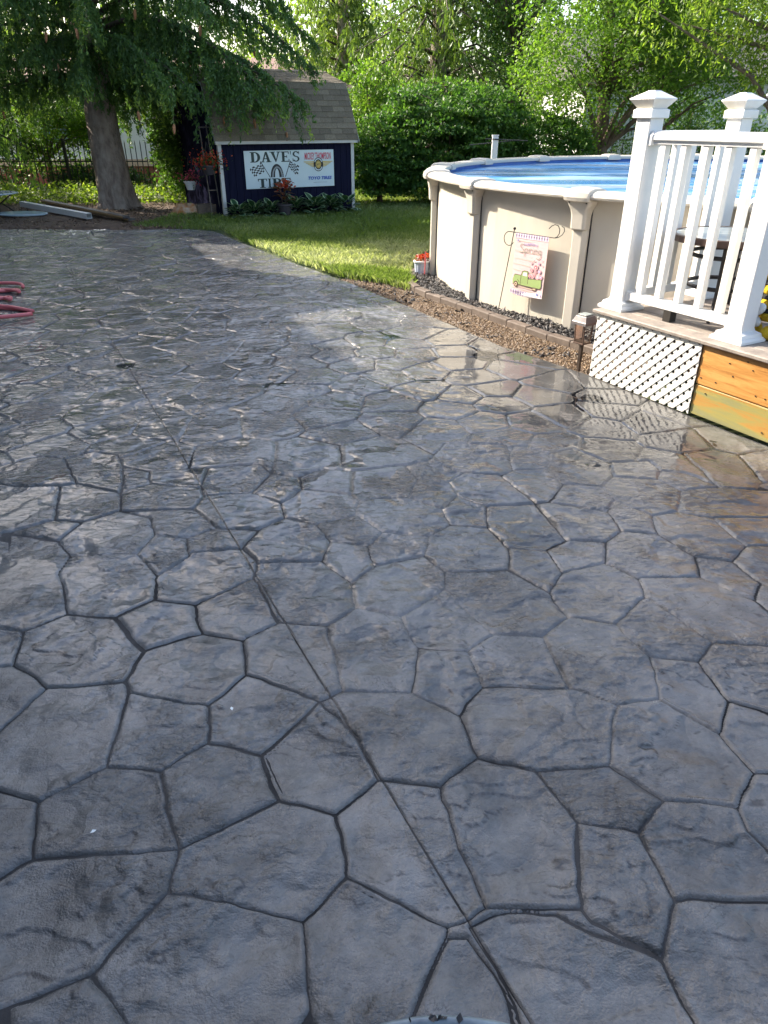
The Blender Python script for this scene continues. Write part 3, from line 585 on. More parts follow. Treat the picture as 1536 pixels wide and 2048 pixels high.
def scatter(name, poly, n, size, m, z0, squash=.7, elong=1.0, dens=None, seed=0, lift=.0):
    xs = [p[0] for p in poly]; ys = [p[1] for p in poly]; k = n * 4
    x = rng.uniform(min(xs), max(xs), k); y = rng.uniform(min(ys), max(ys), k); g = inpoly(x, y, poly)
    if dens is not None: g &= rng.random(k) < dens(x, y)
    x, y = x[g][:n], y[g][:n]; n = len(x); s = rng.uniform(size[0], size[1], n)
    oc = np.array([(1, 0, 0), (0, 1, 0), (-1, 0, 0), (0, -1, 0), (0, 0, 1), (0, 0, -1)], float); of = np.array([(0, 1, 4), (1, 2, 4), (2, 3, 4), (3, 0, 4), (1, 0, 5), (2, 1, 5), (3, 2, 5), (0, 3, 5)])
    a = rng.uniform(0, 2 * PI, n); tl = rng.normal(0, .45, (n, 2))
    P = oc[None] * (rng.uniform(.7, 1.15, (n, 6, 1))) * np.stack([s * elong, s, s * squash], 1)[:, None, :]
    ca, sa = np.cos(a)[:, None], np.sin(a)[:, None]; px = P[..., 0] * ca - P[..., 1] * sa; py = P[..., 0] * sa + P[..., 1] * ca; pz = P[..., 2] + px * tl[:, :1] + py * tl[:, 1:]
    v = np.stack([px + x[:, None], py + y[:, None], pz + z0 + lift * fbm(x * 3, y * 3, seed)[:, None] + s[:, None] * .4], -1).reshape(-1, 3)
    f = (of[None] + 6 * np.arange(n)[:, None, None]).reshape(-1, 3)
    return npmesh(name, v, f, m, tone=np.repeat(rng.random(n), 6), kind='stuff')
scatter('pea_gravel', GRAVEL, 15000, (.006, .012), 'pebble', -.022)
scatter('mulch', MULCH, 8000, (.007, .017), 'chip', -.005, .5, 2.0, lift=.05)
scatter('mulch', GRAVEL, 900, (.008, .017), 'chip', -.012, .45, 2.0, dens=lambda x, y: (vnoise(x * 5, y * 5, 9) > .66) * .9 + (y > 7.9) * .5)
scatter('bark_litter', SOIL, 5000, (.006, .02), 'litter', .02, .4, 2.2)
ed = thing('bed_edging', 'curved row of low brown edging blocks round the black mulch beside the pool', 'edging', (.84, 7.42, 0))
# resample the curve into blocks
pts = [Vector((x, y, 0)) for x, y in EDGE]; fine = []
for a, c in zip(pts, pts[1:]):
    for k in range(20): fine.append(a.lerp(c, k / 20))
blk = []; cur = fine[0]; acc = 0
for p in fine:
    if (p - cur).length >= .275: blk.append((cur, p)); cur = p
for a, c in blk:
    d = (c - a).normalized(); n_ = Vector((-d.y, d.x, 0)); L = (c - a).length; bb = B(Matrix.Translation(a + Vector((0, 0, random.uniform(-.006, .006)))) @ Matrix(((d.x, n_.x, 0, 0), (d.y, n_.y, 0, 0), (random.uniform(-.02, .02), 0, 1, 0), (0, 0, 0, 1))))
    bb.box(.004, L - .004, -.045, .045, -.05, .045, .008); bb.build('block', 'edging', ed)
# ------------------------------------------------------------ grass and ground cover
def grass(poly, n, hgt, name='grass', dens=None, m='grass', dry_or_lit=None):
    xs = [p[0] for p in poly]; ys = [p[1] for p in poly]; k = int(n * 3.2)
    x = rng.uniform(min(xs), max(xs), k); y = rng.uniform(min(ys), max(ys), k)
    g = inpoly(x, y, poly) & (rng.random(k) < np.clip((11.5 / y) ** 2, .12, 1)) & ~((np.hypot(x - PC.x, y - PC.y) < 4.4)) & (x < y * .45 + 1)
    x, y = x[g][:n], y[g][:n]; n = len(x); a = rng.uniform(0, 2 * PI, n); h = rng.uniform(.5, 1.15, n) * hgt * (.7 + .6 * fbm(x * 2, y * 2, 13)); w = rng.uniform(.0035, .0065, n) * (y / 9.5)
    lx, ly = rng.normal(0, .45, n) * h, rng.normal(0, .45, n) * h
    bx, by = np.cos(a) * w, np.sin(a) * w
    v = np.stack([np.stack([x - bx, y - by, np.full(n, -.01)], 1), np.stack([x + bx, y + by, np.full(n, -.01)], 1), np.stack([x + lx * .35 + bx * .7, y + ly * .35 + by * .7, h * .62], 1), np.stack([x + lx, y + ly, h], 1)], 1).reshape(-1, 3)
    t = np.clip(.35 * rng.random(n) + .75 * fbm(x * .9, y * .9, 19) - .05 + (dry_or_lit(x, y) if dry_or_lit else 0), 0, 1)
    return npmesh(name, v, np.arange(4 * n).reshape(-1, 4), m, tone=np.repeat(t, 4), kind='stuff')
grass(LAWN, 150000, .075, dry_or_lit=lambda x, y: .62 * sstep(12.5, 10.8, y) * fbm(x * 1.5, y * 1.5, 23))  # sunlit near part of the lawn painted in as paler blade tones
# tall weeds along the patio side of the lawn
grass([(-.1, 8.85), (.25, 8.5), (.38, 9.0), (.1, 9.5), (-.7, 9.6), (-.95, 9.9), (-.5, 9.1)], 1800, .085, 'grass')
WEED = [(-13, 17.2), (-6.6, 17.3), (-4.3, 17.8), (-3.9, 19.5), (-13, 19.6)]
k = 14000; C = np.stack([rng.uniform(-13, -3.6, k), rng.uniform(17.2, 20.5, k), rng.uniform(0, 1, k)], 1)
C = C[inpoly(C[:, 0], C[:, 1], WEED)]; hh = .12 + .42 * fbm(C[:, 0] * 1.4, C[:, 1] * 1.4, 29); C[:, 2] *= hh
v, f = leaves(C, rng.uniform(.05, .11, len(C)), .6, 1.5); npmesh('weeds', v, f, 'leafC', tone=np.repeat(rng.random(len(C)), 4), kind='stuff')
# ------------------------------------------------------------ the owner's house, to the left of the picture: its eave shades the patio
hd = Vector((.410, -.912, 0)); hn = Vector((-.912, -.410, 0))          # along the eave (towards the viewer), away from the patio
def HT(p): return Matrix(((hd.x, hn.x, 0, p.x), (hd.y, hn.y, 0, p.y), (0, 0, 1, 0), (0, 0, 0, 1)))
SH = 1 / math.tan(SUN_EL)
def eave_at(gx, gy, z): return Vector((gx - .8544 * SH * z, gy + .5196 * SH * z, 0))
HZ1, HZ2 = 5.2, 6.4
A1 = eave_at(-4.35, 14.7, HZ1); A2 = eave_at(.15, 5.35, HZ1); L1 = (A2 - A1).dot(hd)
house = thing('house', 'two storey taupe house along the left side of the wet patio', 'house', A1)
T = HT(A1)
B(T).box(.1, L1, .35, 6, -.1, HZ1 - .12).build('wall', 'houseown', house)
B(T).loft([[(0, 0, HZ1 - .15), (L1 + .3, 0, HZ1 - .15), (L1 + .3, 0, HZ1), (0, 0, HZ1)], [(0, 3.2, HZ1 + .75), (L1 + .3, 3.2, HZ1 + .75), (L1 + .3, 3.2, HZ1 + .9), (0, 3.2, HZ1 + .9)], [(0, 6.3, HZ1 - .15), (L1 + .3, 6.3, HZ1 - .15), (L1 + .3, 6.3, HZ1), (0, 6.3, HZ1)]]).build('roof', 'darkroof', house)
B(T).loft([[(5.3, .02, HZ1 - .05), (7.8, .02, HZ1 - .05), (7.8, 1.6, HZ1 - .05), (5.3, 1.6, HZ1 - .05)], [(5.4, .02, HZ1 + 1.55), (6.3, .02, HZ1 + 1.55), (6.3, 1.6, HZ1 + 1.55), (5.4, 1.6, HZ1 + 1.55)]]).build('shadow_dormer', 'houseown', house)  # unseen block, outline shaped to cast the shadow band across the patio
A3 = Vector((A2.x, A2.y, 0)); T2 = HT(A3)
B(T2).box(.1, 11.5, .35, 8, -.1, HZ2 - .12).build('wall', 'houseown', house)
B(T2).loft([[(0, 0, HZ2 - .15), (11.8, 0, HZ2 - .15), (11.8, 0, HZ2), (0, 0, HZ2)], [(0, 4.2, HZ2 + .9), (11.8, 4.2, HZ2 + .9), (11.8, 4.2, HZ2 + 1.05), (0, 4.2, HZ2 + 1.05)], [(0, 8.3, HZ2 - .15), (11.8, 8.3, HZ2 - .15), (11.8, 8.3, HZ2), (0, 8.3, HZ2)]]).build('roof', 'darkroof', house)
TB0 = Matrix.Translation((0, -2.7, 0))  # unseen wing behind the viewer, added to darken reflections in the slab
B(TB0).box(-2.6, 8, -5, 0, -.1, 2.75).build('wall', 'houseown', house); B(TB0).loft([[(-3, .5, 2.76), (8.5, .5, 2.76), (8.5, .5, 2.92), (-3, .5, 2.92)], [(-3, -2.8, 4.5), (8.5, -2.8, 4.5), (8.5, -2.8, 4.66), (-3, -2.8, 4.66)], [(-3, -6, 2.76), (8.5, -6, 2.76), (8.5, -6, 2.92), (-3, -6, 2.92)]]).build('roof', 'darkroof', house)
door = B(TB0).box(.2, 2.2, .002, .05, .02, 2.15).build('patio_door', 'trim', house); B(TB0).box(.28, 1.16, .052, .062, .1, 2.07).build('pane', 'winglass', door); B(TB0).box(1.24, 2.12, .052, .062, .1, 2.07).build('pane', 'winglass', door)
for T_, xs, zs in ((T, (1.2, 3.6, 6.4), (1.0, 3.4)), (T2, (1.4, 4.4, 7.4), (1.0, 3.4, 5.6))):
    for x in xs:
        for z in zs:
            fr = B(T_).box(x - .06, x + 1.16, .29, .345, z - .06, z + 1.36).build('window', 'trim', house); B(T_).box(x, x + 1.1, .275, .288, z, z + 1.3).build('pane', 'winglass', fr)
# ------------------------------------------------------------ above-ground pool
ZR0, ZR1 = 1.115, 1.178
pool = thing('swimming_pool', 'round beige above ground pool with blue water and moulded top rail', 'pool', (PC.x, PC.y, -.03))
def ring(prof, a0, a1, n, m, name, parent, sm=True, closed=False, **k):
    """sweep a (radius, z) profile round the pool centre between two angles"""
    b = B(); rings = []
    for i in range(n + 1):
        a = a0 + (a1 - a0) * i / n; rings.append([pol(r, a, z) for r, z in prof])
    b.loft(rings, not closed); return b.build(name, m, parent, smooth=sm, **k)
ring([(RW - .02, -.06), (RW, -.06), (RW, ZR0 + .02), (RW - .02, ZR0 + .02)], 0, 360, 144, 'poolwall', 'wall', pool, math.radians(40), True)
ring([(RW - .06, .3), (RW - .025, .3), (RW - .025, ZR0 + .01), (RW - .06, ZR0 + .01)], 0, 360, 120, 'liner', 'liner', pool, math.radians(40), True)
wb = B(); wv = [pol(0, 0, 1.085)]; 
for r in (1, 2, 3, 3.6, RW - .05): wv += [pol(r, a, 1.085) for a in range(0, 360, 6)]
wf = [(0, 1 + i, 1 + (i + 1) % 60) for i in range(60)] + [(1 + 60 * j + i, 1 + 60 * (j + 1) + i, 1 + 60 * (j + 1) + (i + 1) % 60, 1 + 60 * j + (i + 1) % 60) for j in range(4) for i in range(60)]
wb.add(wv, wf); wb.build('water', 'water', pool, kind='structure')
railprof = [(4.005, 1.13), (4.0, 1.158), (4.012, 1.170), (4.06, ZR1), (4.18, ZR1 + .002), (4.225, 1.170), (4.25, 1.158), (4.262, 1.138), (4.258, 1.122), (4.24, ZR0), (4.225, ZR0 + .004), (4.22, 1.13)]
capprof = [(3.985, 1.12), (3.982, 1.165), (4.0, 1.185), (4.06, 1.196), (4.18, 1.199), (4.24, 1.190), (4.272, 1.168), (4.282, 1.135), (4.276, 1.108), (4.25, 1.098), (4.22, 1.105)]
for k in range(18):
    a = 222.8 + 20 * k
    ring(railprof, a + 1.0, a + 19.0, 6, 'pool', 'top_rail', pool, math.radians(50))
    b = B(); rings = []
    for da, sc in ((-1.62, .0), (-1.5, .55), (-1.1, .9), (-.5, 1.0), (0, 1.03), (.5, 1.0), (1.1, .9), (1.5, .55), (1.62, .0)):
        rings.append([pol(r + (r > 4.2) * .010 * sc, a + da, z + (.014 * sc - .010 if z > 1.15 else -.004 * sc)) for r, z in capprof])
    b.loft(rings); cap = b.build('rail_cap', 'pool', pool, math.radians(45))
    ca = math.radians(a); rad = Vector((math.cos(ca), math.sin(ca), 0)); tan = Vector((-rad.y, rad.x, 0)); Tm = Matrix(((tan.x, rad.x, 0, PC.x), (tan.y, rad.y, 0, PC.y), (0, 0, 1, 0), (0, 0, 0, 1)))
    # bracket under the cap
    sec = lambda w, r, z, c=.02: [(-w, RW + .002, z), (-w, r - c, z), (-w + c, r, z), (w - c, r, z), (w, r - c, z), (w, RW + .002, z)]
    br = B(Tm).loft([sec(.070, 4.205, .865), sec(.074, 4.215, .875), sec(.078, 4.222, .99), sec(.088, 4.228, 1.03), sec(.115, 4.235, 1.07), sec(.128, 4.24, 1.104)]).build('bracket', 'pool', pool, bevel=.006)
    for sx in (-.085, .085): B(Tm).box(sx - .006, sx + .006, 4.236, 4.243, 1.082, 1.094).build('screw', 'nail', br)
    up = B(Tm).loft([[(-.074, RW + .002, z), (-.074, 4.150, z), (-.046, 4.188, z), (.046, 4.188, z), (.074, 4.150, z), (.074, RW + .002, z)] for z in (-.05, .866)]).build('upright', 'pool', pool, bevel=.004)
    B(Tm).box(.076, .086, RW + .001, RW + .008, -.05, 1.08).build('dark_strip', 'grout', up)  # thin dark strip down one side of each upright
# ------------------------------------------------------------ garden flag on its stand
st = thing('flag_stand', 'thin black garden flag stand with curled ends leaning by the pool wall', 'stand', (1.10, 7.18, 0))
P0 = Vector((1.13, 7.16, -.02)); P1 = Vector((1.225, 7.11, .790)); fd = Vector((.615, -.789, 0)); FW = .43
B().tube([P0, P1 + Vector((0, 0, .02))], .0042, 6).build('pole', 'iron', st)
arm0 = P1 + Vector((0, 0, -.012)); B().tube([arm0, arm0 + fd * (FW + .05)], .004, 6).build('arm', 'iron', st)
def curl(c, pts): return [c + fd * x + Vector((0, 0, z)) for x, z in pts]
b = B(); b.tube(curl(arm0, [(0, 0)] + [(-.05 - .065 * math.sin(t) - .01, -.062 + .062 * math.cos(t)) for t in np.linspace(0, PI * 1.35, 14)]), .004, 6); b.build('curl', 'iron', st)
b = B(); c = arm0 + fd * (FW + .05); b.tube(curl(c, [(0, 0), (.03, .012), (.05, .04), (.052, .075), (.03, .105), (-.005, .112), (-.045, .095), (-.07, .07)]), .004, 6); b.build('curl', 'iron', st)
b = B(); b.tube(curl(c, [(.01, .0), (.045, .01), (.085, .035), (.105, .065), (.10, .095), (.07, .105)]), .0035, 6); b.build('curl', 'iron', st)
b = B(); b.lathe([(0, -.014), (.012, -.008), (.014, 0), (.012, .008), (0, .014)], 8, tuple(P1 + Vector((0, 0, .02)))); b.build('knob', 'iron', st)
F0 = arm0 + fd * .025; fn = Vector((-fd.y, fd.x, 0)); fn = -fn if fn.y > 0 else fn    # faces the viewer
FH = .545; slant = Vector((-.018, .008, -1)).normalized()
def fp(u, v, o=0): return F0 + fd * (u * FW * .93) + slant * (v * FH + .018 * math.sin(u * 3.0) * v * v) + fn * (o + .004 * v * v * math.sin(u * 6.0 + .6))
flag = thing('garden_flag', 'pink spring flag with a green truck of flowers hanging by the pool', 'flag', tuple(F0))
b = B(); nu, nv = 16, 24
for side, o in ((1, .0012), (-1, -.0012)): b.add([fp(i / nu, j / nv, o) for j in range(nv + 1) for i in range(nu + 1)], [((j * (nu + 1) + i), (j * (nu + 1) + i + 1), ((j + 1) * (nu + 1) + i + 1), ((j + 1) * (nu + 1) + i)) if side < 0 else ((j * (nu + 1) + i), ((j + 1) * (nu + 1) + i), ((j + 1) * (nu + 1) + i + 1), (j * (nu + 1) + i + 1)) for j in range(nv) for i in range(nu)])
b.build('cloth', 'flagcloth', flag, True)
PL = [0]
def fprint(name, shapes, m):
    PL[0] += 1; o = .0032 + .00025 * PL[0]; b = B()
    for poly in shapes:
        k = len(poly); vs = [fp(u, v, o) for u, v in poly]; b.add(vs, [tuple(range(k))])
    return b.build(name, m, flag)
def disc(u, v, r, n=14): return [(u + r * math.cos(2 * PI * i / n), v + r * (FW * .93 / FH) * math.sin(2 * PI * i / n)) for i in range(n)]
def rc(u0, v0, u1, v1): return [(u0, v0), (u1, v0), (u1, v1), (u0, v1)]
for v0 in (.0, .915): fprint('border', [[(i / 8, v0) for i in range(9)] + [(i / 8, min(1, v0 + .08)) for i in range(8, -1, -1)]], 'f_white')
fprint('gingham', [rc(i / 13 + .01, a, i / 13 + .05, b_) for i in range(13) for a, b_ in ((.004, .07), (.92, .995))], 'f_purple')
fprint('gingham', [rc(i / 13 + .012, a, i / 13 + .048, a + .018) for i in range(13) for a in (.028, .95)], 'f_plum')
def stroke(pts, w):
    r = []
    for (a, b_), (c_, d_) in zip(pts, pts[1:]):
        dx, dy = c_ - a, (d_ - b_) * 1.5; L = math.hypot(dx, dy) + 1e-9; nx, ny = -dy / L * w, dx / L * w / 1.5; r.append([(a - nx, b_ - ny), (c_ - nx, d_ - ny), (c_ + nx, d_ + ny), (a + nx, b_ + ny)])
    return r
fprint('planks', sum([stroke([(.03, v), (.5 + .4 * ((i * 37) % 10) / 10, v + .004)], .004) for i, v in enumerate((.12, .29, .41, .50, .60, .90))], []), 'f_tan')
hp = []
letters = {'H': [[(0, 0), (0, 1)], [(1, 0), (1, 1)], [(0, .5), (1, .5)]], 'A': [[(0, 1), (.5, 0), (1, 1)], [(.2, .6), (.8, .6)]], 'P': [[(0, 1), (0, 0), (.9, .1), (.9, .45), (0, .55)]], 'Y': [[(0, 0), (.5, .5), (1, 0)], [(.5, .5), (.5, 1)]]}
for i, ch in enumerate('HAPPY'):
    for s in letters[ch]: hp += stroke([(.30 + i * .085 + x * .062, .145 - .006 * (2 - abs(i - 2)) + y * .042) for x, y in s], .0085)
fprint('happy_lettering', hp, 'f_purple')
sp = [[(.27, .20), (.20, .19), (.165, .215), (.20, .245), (.255, .27), (.235, .31), (.16, .31)],
      [(.29, .245), (.285, .36)], [(.287, .26), (.33, .243), (.36, .265), (.335, .30), (.287, .30)],
      [(.39, .245), (.39, .305)], [(.39, .262), (.425, .243), (.455, .25)], [(.475, .25), (.475, .305)], [(.478, .222), (.482, .228)],
      [(.51, .305), (.515, .248)], [(.515, .265), (.55, .245), (.575, .262), (.572, .305)], [(.66, .25), (.62, .25), (.605, .278), (.63, .30), (.66, .29)], [(.668, .245), (.665, .35), (.62, .375), (.57, .36)]]
fprint('spring_lettering', sum([stroke([(.17 + (u - .16) * 1.28, .165 + (v - .19) * 1.12) for u, v in s], .0085) for s in sp], []), 'f_script')
fprint('truck', [[(.08, .70), (.11, .67), (.30, .665), (.30, .82), (.06, .82), (.05, .76)], [(.30, .665), (.33, .60), (.40, .58), (.50, .585), (.52, .665), (.52, .83), (.30, .83)], [(.52, .70), (.93, .685), (.94, .80), (.90, .83), (.52, .83)], [(.05, .80), (.94, .80), (.92, .838), (.07, .835)]], 'f_green')
fprint('truck_window', [[(.345, .665), (.365, .61), (.47, .605), (.485, .665)]], 'f_white')
fprint('truck_outline', sum([stroke(s, .006) for s in ([(.08, .70), (.11, .67), (.30, .665), (.33, .60), (.40, .58), (.50, .585), (.52, .665)], [(.52, .70), (.93, .685), (.94, .80), (.90, .835)], [(.05, .835), (.92, .838)], [(.30, .67), (.30, .83)], [(.52, .67), (.52, .83)], [(.20, .745), (.27, .78)], [(.66, .76), (.78, .745), (.86, .78)])], []), 'f_dark')
fprint('truck_ground', [rc(.10, .855, .80, .865)], 'f_tan')
fprint('tyre', [disc(.165, .825, .068), disc(.735, .825, .075)], 'f_dark'); fprint('wheel_hub', [disc(.165, .825, .042), disc(.735, .825, .046)], 'f_tan'); fprint('wheel_centre', [disc(.165, .825, .018), disc(.735, .825, .02)], 'f_dark')
fl = [(.60, .55, .05), (.72, .50, .065), (.84, .56, .05), (.66, .64, .055), (.80, .645, .06), (.90, .645, .05), (.56, .645, .04), (.57, .44, .03), (.80, .43, .035), (.66, .40, .02), (.90, .46, .02), (.88, .38, .02), (.72, .58, .04)]
fprint('blossom', [disc(u, v, r) for u, v, r in fl], 'f_pink')
fprint('blossom', [disc(u, v, r * .6) for u, v, r in fl[0::3]] + [disc(.72, .50, .04)], 'f_red'); fprint('blossom', [disc(u, v, r * .62) for u, v, r in fl[2::3]] + [disc(.10, .115, .022), disc(.84, .93, .03)], 'f_blue'); fprint('blossom', [disc(u, v, r * .3) for u, v, r in fl], 'f_white')
# ------------------------------------------------------------ deck
DT = Matrix(((E0.x, N0.x, 0, O0.x), (E0.y, N0.y, 0, O0.y), (0, 0, 1, 0), (0, 0, 0, 1)))      # local: x along the front, y into the deck
DW = 3.2; HD = .50
def dp(x, y, z=0): return tuple(DT @ Vector((x, y, z)))
deck = thing('deck', 'low grey brown deck with white lattice and orange board skirt', 'deck', dp(0, 0, 0))
def local(name, b, m, parent, at, **k):
    """a piece whose origin sits at a deck point so that its grain follows its own length"""
    me = bpy.data.meshes.new(name); me.from_pydata(b.v, [], b.f); me.update(); o = link(name, me, m, parent, **k)
    o.location = Vector(at) - origin(parent); o.rotation_euler = (0, 0, math.atan2(E0.y, E0.x)); return o
local('deck_board', B().box(-.035, DW, -.022, .118, HD - .028, HD, .006), 'deck', deck, dp(0, 0))
y = .122
while y < 1.16:
    local('deck_board', B().box(-.03, DW, y, y + .135, HD - .026, HD - random.uniform(.0005, .0015), .004), 'deck', deck, dp(0, 0)); y += .140
local('rim_joist', B().box(.0, DW, .055, .095, .235, HD - .03), 'rimboard', deck, dp(0, 0)); local('rim_joist', B().box(.0, .04, .10, 1.16, .15, HD - .03), 'rimboard', deck, dp(0, 0))
local('skirt_board', B().box(.925, DW, .012, .05, .215, HD - .034, .004), 'skirt', deck, dp(0, 0)); local('skirt_board', B().box(.925, DW, .014, .052, .012, .209, .004), 'skirt2', deck, dp(0, 0))
nb = B()
for i in range(26): x = .97 + i * .055 + random.uniform(-.02, .02); z = random.choice((.06, .12, .17, .26, .33, .40, .44)); nb.box(x - .004, x + .004, .008, .0135, z - .003, z + .003)
local('nail', nb, 'nail', deck, dp(0, 0))
# lattice: diagonal strips clipped to the panel
def clip(poly, x0, x1, y0, y1):
    for ax, lim, sg in ((0, x0, 1), (0, x1, -1), (1, y0, 1), (1, y1, -1)):
        outp = []
        for i in range(len(poly)):
            a, c = poly[i], poly[(i + 1) % len(poly)]; da, dc = sg * (a[ax] - lim), sg * (c[ax] - lim)
            if da >= 0: outp.append(a)
            if da * dc < 0: t = da / (da - dc); outp.append((a[0] + t * (c[0] - a[0]), a[1] + t * (c[1] - a[1])))
        poly = outp
        if not poly: return poly
    return poly
for sgn, yy in ((1, .0), (-1, .0045)):
    c = -.6
    while c < 1.6:
        hw = .0232; ext = .8
        q = [(c - hw - ext, -sgn * ext), (c + hw - ext, -sgn * ext), (c + hw + ext, sgn * ext), (c - hw + ext, sgn * ext)]
        q = [(x, z + .24) for x, z in q]; q = clip(q, .0, .92, .006, .468)
        if len(q) >= 3:
            area = abs(sum(q[i][0] * q[(i + 1) % len(q)][1] - q[(i + 1) % len(q)][0] * q[i][1] for i in range(len(q)))) / 2
            if area > .0004: local('lattice_slat', B().loft([[(x, yy, z) for x, z in q], [(x, yy + .004, z) for x, z in q]]), 'lattice', deck, dp(0, 0))
        c += .0767
# railing
rail = thing('railing', 'white vinyl deck railing with square balusters and capped posts', 'railing', dp(.04, .175, HD))
def post(x, y, ztop=1.745):
    T = DT @ Matrix.Translation((x, y, 0)); h = .0605
    p = B(T).box(-h, h, -h, h, HD + .002, ztop).build('post', 'vinyl', rail, bevel=.006)
    b = B(T); b.loft([[(sx * r, sy * r, z) for sx, sy in ((-1, -1), (1, -1), (1, 1), (-1, 1))] for r, z in ((.115, HD + .001), (.115, HD + .016), (.106, HD + .026), (.098, HD + .030), (.092, HD + .050), (.075, HD + .058), (.0625, HD + .066), (.0625, HD + .075))]); b.build('base_trim', 'vinyl', p)
    b = B(T); R = lambda r, z: [(sx * r, sy * r, z) for sx, sy in ((-1, -1), (1, -1), (1, 1), (-1, 1))]
    b.loft([R(.074, ztop - .035), R(.080, ztop - .032), R(.080, ztop + .012), R(.074, ztop + .016), R(.068, ztop + .018), R(.068, ztop + .020)]); b.loft([R(.063, ztop + .021), R(.067, ztop + .026), R(.100, ztop + .066), R(.104, ztop + .072), R(.102, ztop + .077), R(.030, ztop + .118), R(.028, ztop + .121)])
    b.build('cap', 'vinylcap', p, bevel=.003)
PX = [(.04, .175), (1.025, .175), (.04, 1.05)]
for x, y in PX: post(x, y)
def section(a, c, nbal, nm):
    """rail section between two posts (deck-local points)"""
    a, c = Vector((*a, 0)), Vector((*c, 0)); d = (c - a).normalized(); L = (c - a).length; n_ = Vector((-d.y, d.x, 0)); T = DT @ Matrix(((d.x, n_.x, 0, a.x), (d.y, n_.y, 0, a.y), (0, 0, 1, 0), (0, 0, 0, 1)))
    pr = [(-.046, 1.588), (-.046, 1.604), (-.040, 1.608), (-.040, 1.616), (-.030, 1.632), (0, 1.640), (.030, 1.632), (.040, 1.616), (.040, 1.608), (.046, 1.604), (.046, 1.588), (.030, 1.584), (.030, 1.563), (-.030, 1.563), (-.030, 1.584)]
    B(T).loft([[(x, y, z) for y, z in pr] for x in (.062, L - .062)]).build('top_rail', 'vinyl', rail, bevel=.003)
    B(T).box(.062, L - .062, -.032, .032, .572, .628, .004).build('bottom_rail', 'vinyl', rail)
    for x in (.0615, L - .0885): B(T).loft([[(xx, s * y, z) for s, y, z in ((1, .052, 1.555), (1, .052, 1.612), (1, .034, 1.640), (-1, .034, 1.640), (-1, .052, 1.612), (-1, .052, 1.555))] for xx in (x, x + .027)]).build('bracket', 'vinyl', rail, bevel=.003)
    for x in (.0615, L - .0835): B(T).box(x, x + .022, -.038, .038, .566, .634).build('bracket', 'vinyl', rail, bevel=.003)
    for i in range(nbal):
        x = L * (i + 1) / (nbal + 1); B(T).box(x - .023, x + .023, -.023, .023, .629, 1.562).build('baluster', 'vinyl', rail, bevel=.003)
section(PX[0], PX[1], 5, 'front'); section(PX[0], PX[2], 5, 'side')
B(DT).box(.46, .52, .14, .20, HD + .001, .571).build('foot_block', 'nail', rail)
# side table on the deck
tc_ = Vector(dp(.50, .66)); tb = thing('side_table', 'small round glass topped table with dark brown rim and metal legs behind the railing', 'table', (tc_.x, tc_.y, HD))
TT = Matrix.Translation((tc_.x, tc_.y, 0))
B(TT).lathe([(.40, .985), (.405, .985), (.41, .990), (.41, 1.025), (.405, 1.030), (.385, 1.030), (.385, .988)], 40).build('rim', 'brownmetal', tb, math.radians(40)); B(TT).lathe([(.384, 1.018), (.384, 1.0265)], 40).build('tabletop', 'frost', tb)
for k in range(4):
    a = PI / 4 + k * PI / 2 + .2; u = Vector((math.cos(a), math.sin(a), 0))
    B(TT).tube([u * r + Vector((0, 0, z)) for r, z in ((.30, .985), (.285, .93), (.275, .86), (.265, .74), (.27, .66), (.30, .58), (.345, .50))], .012, 6).build('leg', 'darkmetal', tb)
for z, r in ((.90, .27), (.70, .255)):
    b = B(TT); b.tube([(r * math.cos(t), r * math.sin(t), z) for t in np.linspace(0, 2 * PI, 25)], .014, 6); b.build('ring', 'darkmetal', tb)
# bee figure on the deck, beside the near post
bp = Vector(dp(1.07, .46)); bee = thing('bee_figure', 'yellow and black striped bee figure with pale oval wings beside the white post', 'garden figure', (bp.x, bp.y, HD))
TB = Matrix.Translation((bp.x, bp.y, HD)); rr = [.115, .130, .138, .142, .142, .138, .130, .118, .10, .08]
z = .10
for i, r in enumerate(rr):
    r2 = rr[min(i + 1, len(rr) - 1)]; hh_ = .052 if i % 2 == 0 else .030
    B(TB).lathe([(r * .97, z), (r * 1.02, z + hh_ * .3), (r2 * 1.02, z + hh_ * .7), (r2 * .97, z + hh_)], 20).build('stripe', 'yellow' if i % 2 == 0 else 'blackknit', bee, True); z += hh_
B(TB).lathe([(.07, z), (.11, z + .02), (.125, z + .07), (.11, z + .12), (.06, z + .15), (0, z + .16)], 18).build('head', 'yellow', bee, True)
sidev = (Vector(dp(0, -1)) - Vector(dp(0, 0)))
def ell(name, c, rx, ry, rz, m, parent, tilt=0):
    b = B(Matrix.Translation(c) @ Matrix.Rotation(math.atan2(E0.y, E0.x), 4, 'Z') @ Matrix.Rotation(tilt, 4, 'Y') @ Matrix.Diagonal((rx, ry, rz, 1))); b.lathe([(math.sin(t), -math.cos(t)) for t in np.linspace(.02, PI - .02, 10)], 14); return b.build(name, m, parent, True)
for du, dn, z, t in ((-.065, -.14, .105, .5), (-.035, -.165, .175, -.6), (.10, -.15, .14, -.5)): ell('wing', Vector(dp(1.07 + du, .46 + dn, HD + z)), .058, .028, .036, 'ovalwhite', bee, t)
for du, dn in ((-.09, -.10), (.06, -.12)): ell('foot', Vector(dp(1.07 + du, .46 + dn, HD + .045)), .06, .07, .045, 'yellow', bee)
